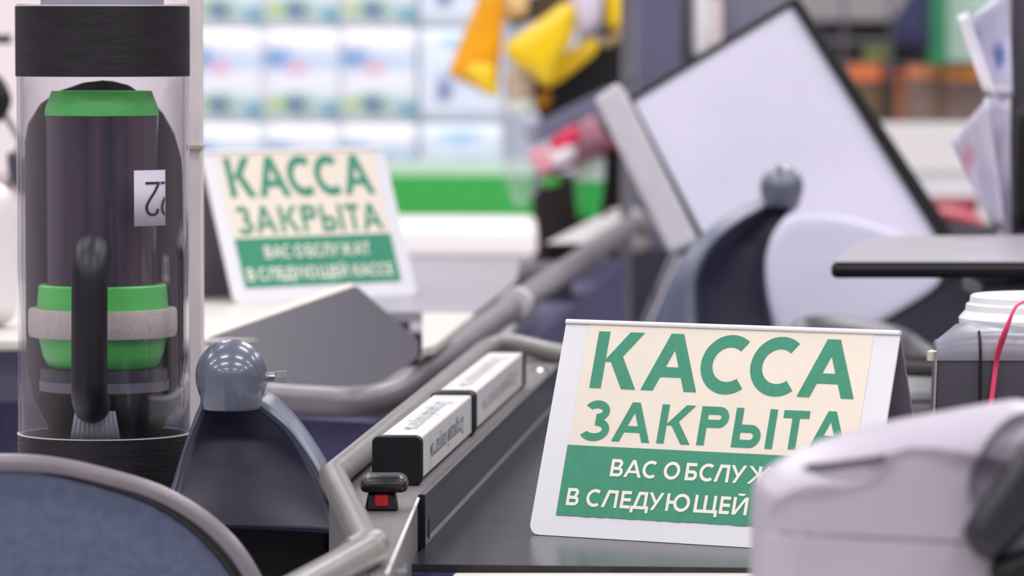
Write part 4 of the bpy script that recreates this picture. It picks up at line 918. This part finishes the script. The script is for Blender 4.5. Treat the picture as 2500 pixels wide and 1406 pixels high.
# ================================================================== MIDDLE BACKGROUND (behind the screen)
box_px('slate_cabinet', 1556, 1660, -300, 420, 10.2, .3, slate2, 'tall slate blue cabinet right of the black pole', 'cabinet', ground=True)
box_px('slate_cabinet', 1768, 1950, -300, 420, 10.3, .3, mat('grey_slate', (120, 118, 138), .5), 'tall grey slate cabinet above the tilted screen', 'cabinet', ground=True)
box_px('grey_shelf_back', 1664, 1758, -300, 420, 10.5, .1, mat('grey_shelf_back', (128, 124, 126), .5), 'grey panel behind the white bottles', 'panel', ground=True)
bt_m = mat('white_bottle', (226, 224, 230), .25, var=.06)
for i, (x, y0, y1, r) in enumerate([(1712, -40, 130, 22), (1748, -30, 110, 16)]):
    c = P(x, 0, 10.25); kk = F / 10.25; f_ = lambda y: P(x, y, 10.25)[2]
    b_ = thing('white_bottle', ['white bottle left of the pair between the slate cabinets', 'narrower pinkish white bottle right of the pair between the slate cabinets'][i], 'bottle', V(c[0], c[1], f_(y1)), 'white bottles')
    MB().lathe(c, [(1e-4, f_(y1)), (r / kk, f_(y1)), (r / kk, f_(y0 + 40)), (r * .5 / kk, f_(y0 + 15)), (1e-4, f_(y0 + 15))], 24).build('body', bt_m if i == 0 else mat('pinkish_bottle', (222, 208, 210), .3), b_)
    MB().lathe(c, [(1e-4, f_(y0 + 15)), (r * .45 / kk, f_(y0 + 15)), (r * .45 / kk, f_(y0 - 10)), (1e-4, f_(y0 - 10))], 16).build('cap', bt_m, b_)
    MB().aabb(c[0] - .012, c[0] + .012, c[1] - .03, c[1] + .2, f_(y1) - .4, f_(y1)).build('bracket', mat('grey_bracket', (132, 130, 130), .5), b_, smooth=False)

# ================================================================== FAR RIGHT BACKGROUND
FD = 14.0
fz = thing('freezer_chest', 'pale white chest counter seen right of the tilted screen', 'freezer', V(P(2250, 400, 12)[0], 12, 0))
x0_, x1_ = P(2080, 0, 12)[0], P(2600, 0, 12)[0]
MB().aabb(x0_, x1_, 12, 12.8, 0, P(0, 312, 12)[2]).build('body', mat('pale_chest', (224, 220, 218), .4, var=.04, scale=4), fz, smooth=False)
MB().aabb(x0_, x1_, 11.96, 12, P(0, 476, 12)[2], P(0, 436, 12)[2]).build('front_band', white, fz, smooth=False)
MB().aabb(x0_, x1_, 11.97, 12, P(0, 436, 12)[2], P(0, 416, 12)[2]).build('grey_groove', mat('grey_groove', (180, 176, 180), .4), fz, smooth=False)
def carton(xa, xb, ya, yb, D, colr, bandc, yband, lbl):
    p0, p1 = P(xa, yb, D), P(xb, ya, D)
    T = thing('carton', lbl, 'carton', V((p0[0] + p1[0]) / 2, D, p0[2]), 'cartons on the far display')
    MB().aabb(p0[0], p1[0], D, D + .25, p0[2], p1[2]).build('box', mat('carton_%d_%d_%d' % colr, colr, .6, var=.35, scale=25, stretch=(.3, 1, 2)), T, smooth=False)
    if bandc: MB().aabb(p0[0] - .001, p1[0] + .001, D - .004, D, P(0, yband, D)[2], p1[2] + .001).build('label_band', mat('band_%d_%d_%d' % bandc, bandc, .5, var=.15, scale=20), T, smooth=False)
carton(2070, 2148, 158, 312, FD, (110, 86, 62), (226, 120, 66), 196, 'brown carton with orange band at the left, beside the screen frame')
carton(2150, 2182, 166, 312, FD, (62, 48, 44), (142, 54, 40), 192, 'narrow dark carton with dull red band, second from the left')
carton(2184, 2212, 172, 312, FD, (150, 92, 66), (168, 84, 66), 190, 'narrow rusty carton, third from the left')
carton(2214, 2286, 160, 312, FD, (130, 108, 100), (224, 140, 92), 192, 'taupe carton with pale orange band in the middle of the far display')
carton(2288, 2304, 170, 312, FD, (112, 84, 62), (150, 100, 60), 190, 'very narrow brown carton beside the orange banded ones')
carton(2306, 2420, 160, 312, FD, (118, 98, 92), (232, 146, 62), 196, 'wide taupe carton with orange band nearest the hanging card')
far = thing('far_shelf', 'far grey store shelving above the brown cartons', 'shelving', V(P(2200, 0, FD)[0], FD + .4, 0))
xa_, xb_ = P(1950, 0, FD)[0], P(2500, 0, FD)[0]
MB().aabb(xa_, xb_, FD - .02, FD + .3, 0, P(0, 312, FD)[2]).build('base', mat('pale_base', (214, 210, 208), .5), far, smooth=False)
MB().aabb(xa_, xb_, FD + .3, FD + .34, P(0, 312, FD)[2], 2.0).build('back_panel', mat('misty_back', (176, 168, 172), .6, var=.08, scale=4), far, smooth=False)
for y in (36, 88, 144): MB().aabb(xa_, xb_, FD + .05, FD + .3, P(0, y + 16, FD + .14)[2], P(0, y + 8, FD + .14)[2]).build('shelf', mat('grey_shelf', (136, 136, 142), .5), far, smooth=False)
for x in (2062, 2176): MB().aabb(P(x - 4, 0, FD)[0], P(x + 4, 0, FD)[0], FD - .01, FD + .02, P(0, 200, FD)[2], 1.8).build('upright', mat('dark_upright', (100, 96, 104), .5), far, smooth=False)
gp = P(2290, 0, 13.8)
tag(MB().aabb(P(2270, 0, 13.8)[0], P(2312, 0, 13.8)[0], 13.8, 13.95, P(0, 152, 13.8)[2] - .01, 2.2).build('green_post', mat('deep_green', (40, 128, 84), .45), smooth=False), 'deep green upright panel above the far cartons', 'panel')
tag(relief('navy_bundle', [(2180, 60), (2200, 20), (2232, -20), (2268, -20), (2272, 60), (2270, 118), (2230, 122), (2184, 110)], 13.6, .06, mat('navy_cloth', (48, 50, 82), .8, var=.15, scale=12), None, edge=.05, n=70, rings=8), 'dark navy cloth bundle hanging left of the green panel', 'bundle')
tag(relief('yellow_pack', [(2104, 108), (2130, 98), (2172, 104), (2176, 140), (2160, 152), (2108, 152)], FD + .14, .04, mat('lime_yellow', (206, 212, 136), .5), None, edge=.04, n=50, rings=6), 'pale lime yellow pack on the far shelf above the cartons', 'pack')
tag(MB().aabb(P(2312, 0, 13.9)[0], P(2420, 0, 13.9)[0], 13.9, 13.94, P(0, 150, 13.9)[2], 1.8).build('mint_board', mat('mint_board', (178, 206, 192), .5), smooth=False), 'mint green board right of the green panel', 'board')
# red packets by the screen's lower corner
tag(relief('red_packet', [(2268, 490), (2330, 482), (2380, 484), (2376, 540), (2320, 548), (2274, 540)], 8.97, .02, mat('wine_red', (130, 34, 48), .4, var=.1), None, edge=.02, n=50, rings=6), 'dark red packet top right of the screen corner', 'packet', 'red packets right of the screen')
tag(relief('red_packet', [(2282, 508), (2340, 510), (2392, 528), (2404, 556), (2340, 546), (2296, 534)], 8.9, .02, mat('rose_red', (196, 92, 106), .35, var=.2, scale=30), None, edge=.02, n=50, rings=6), 'rose red packet lying just above the shelf', 'packet', 'red packets right of the screen')
box_px('dark_ledge', 2250, 2440, 551, 605, 8.8, .14, dkp, 'charcoal ledge under the red packets, right of the screen', 'ledge')
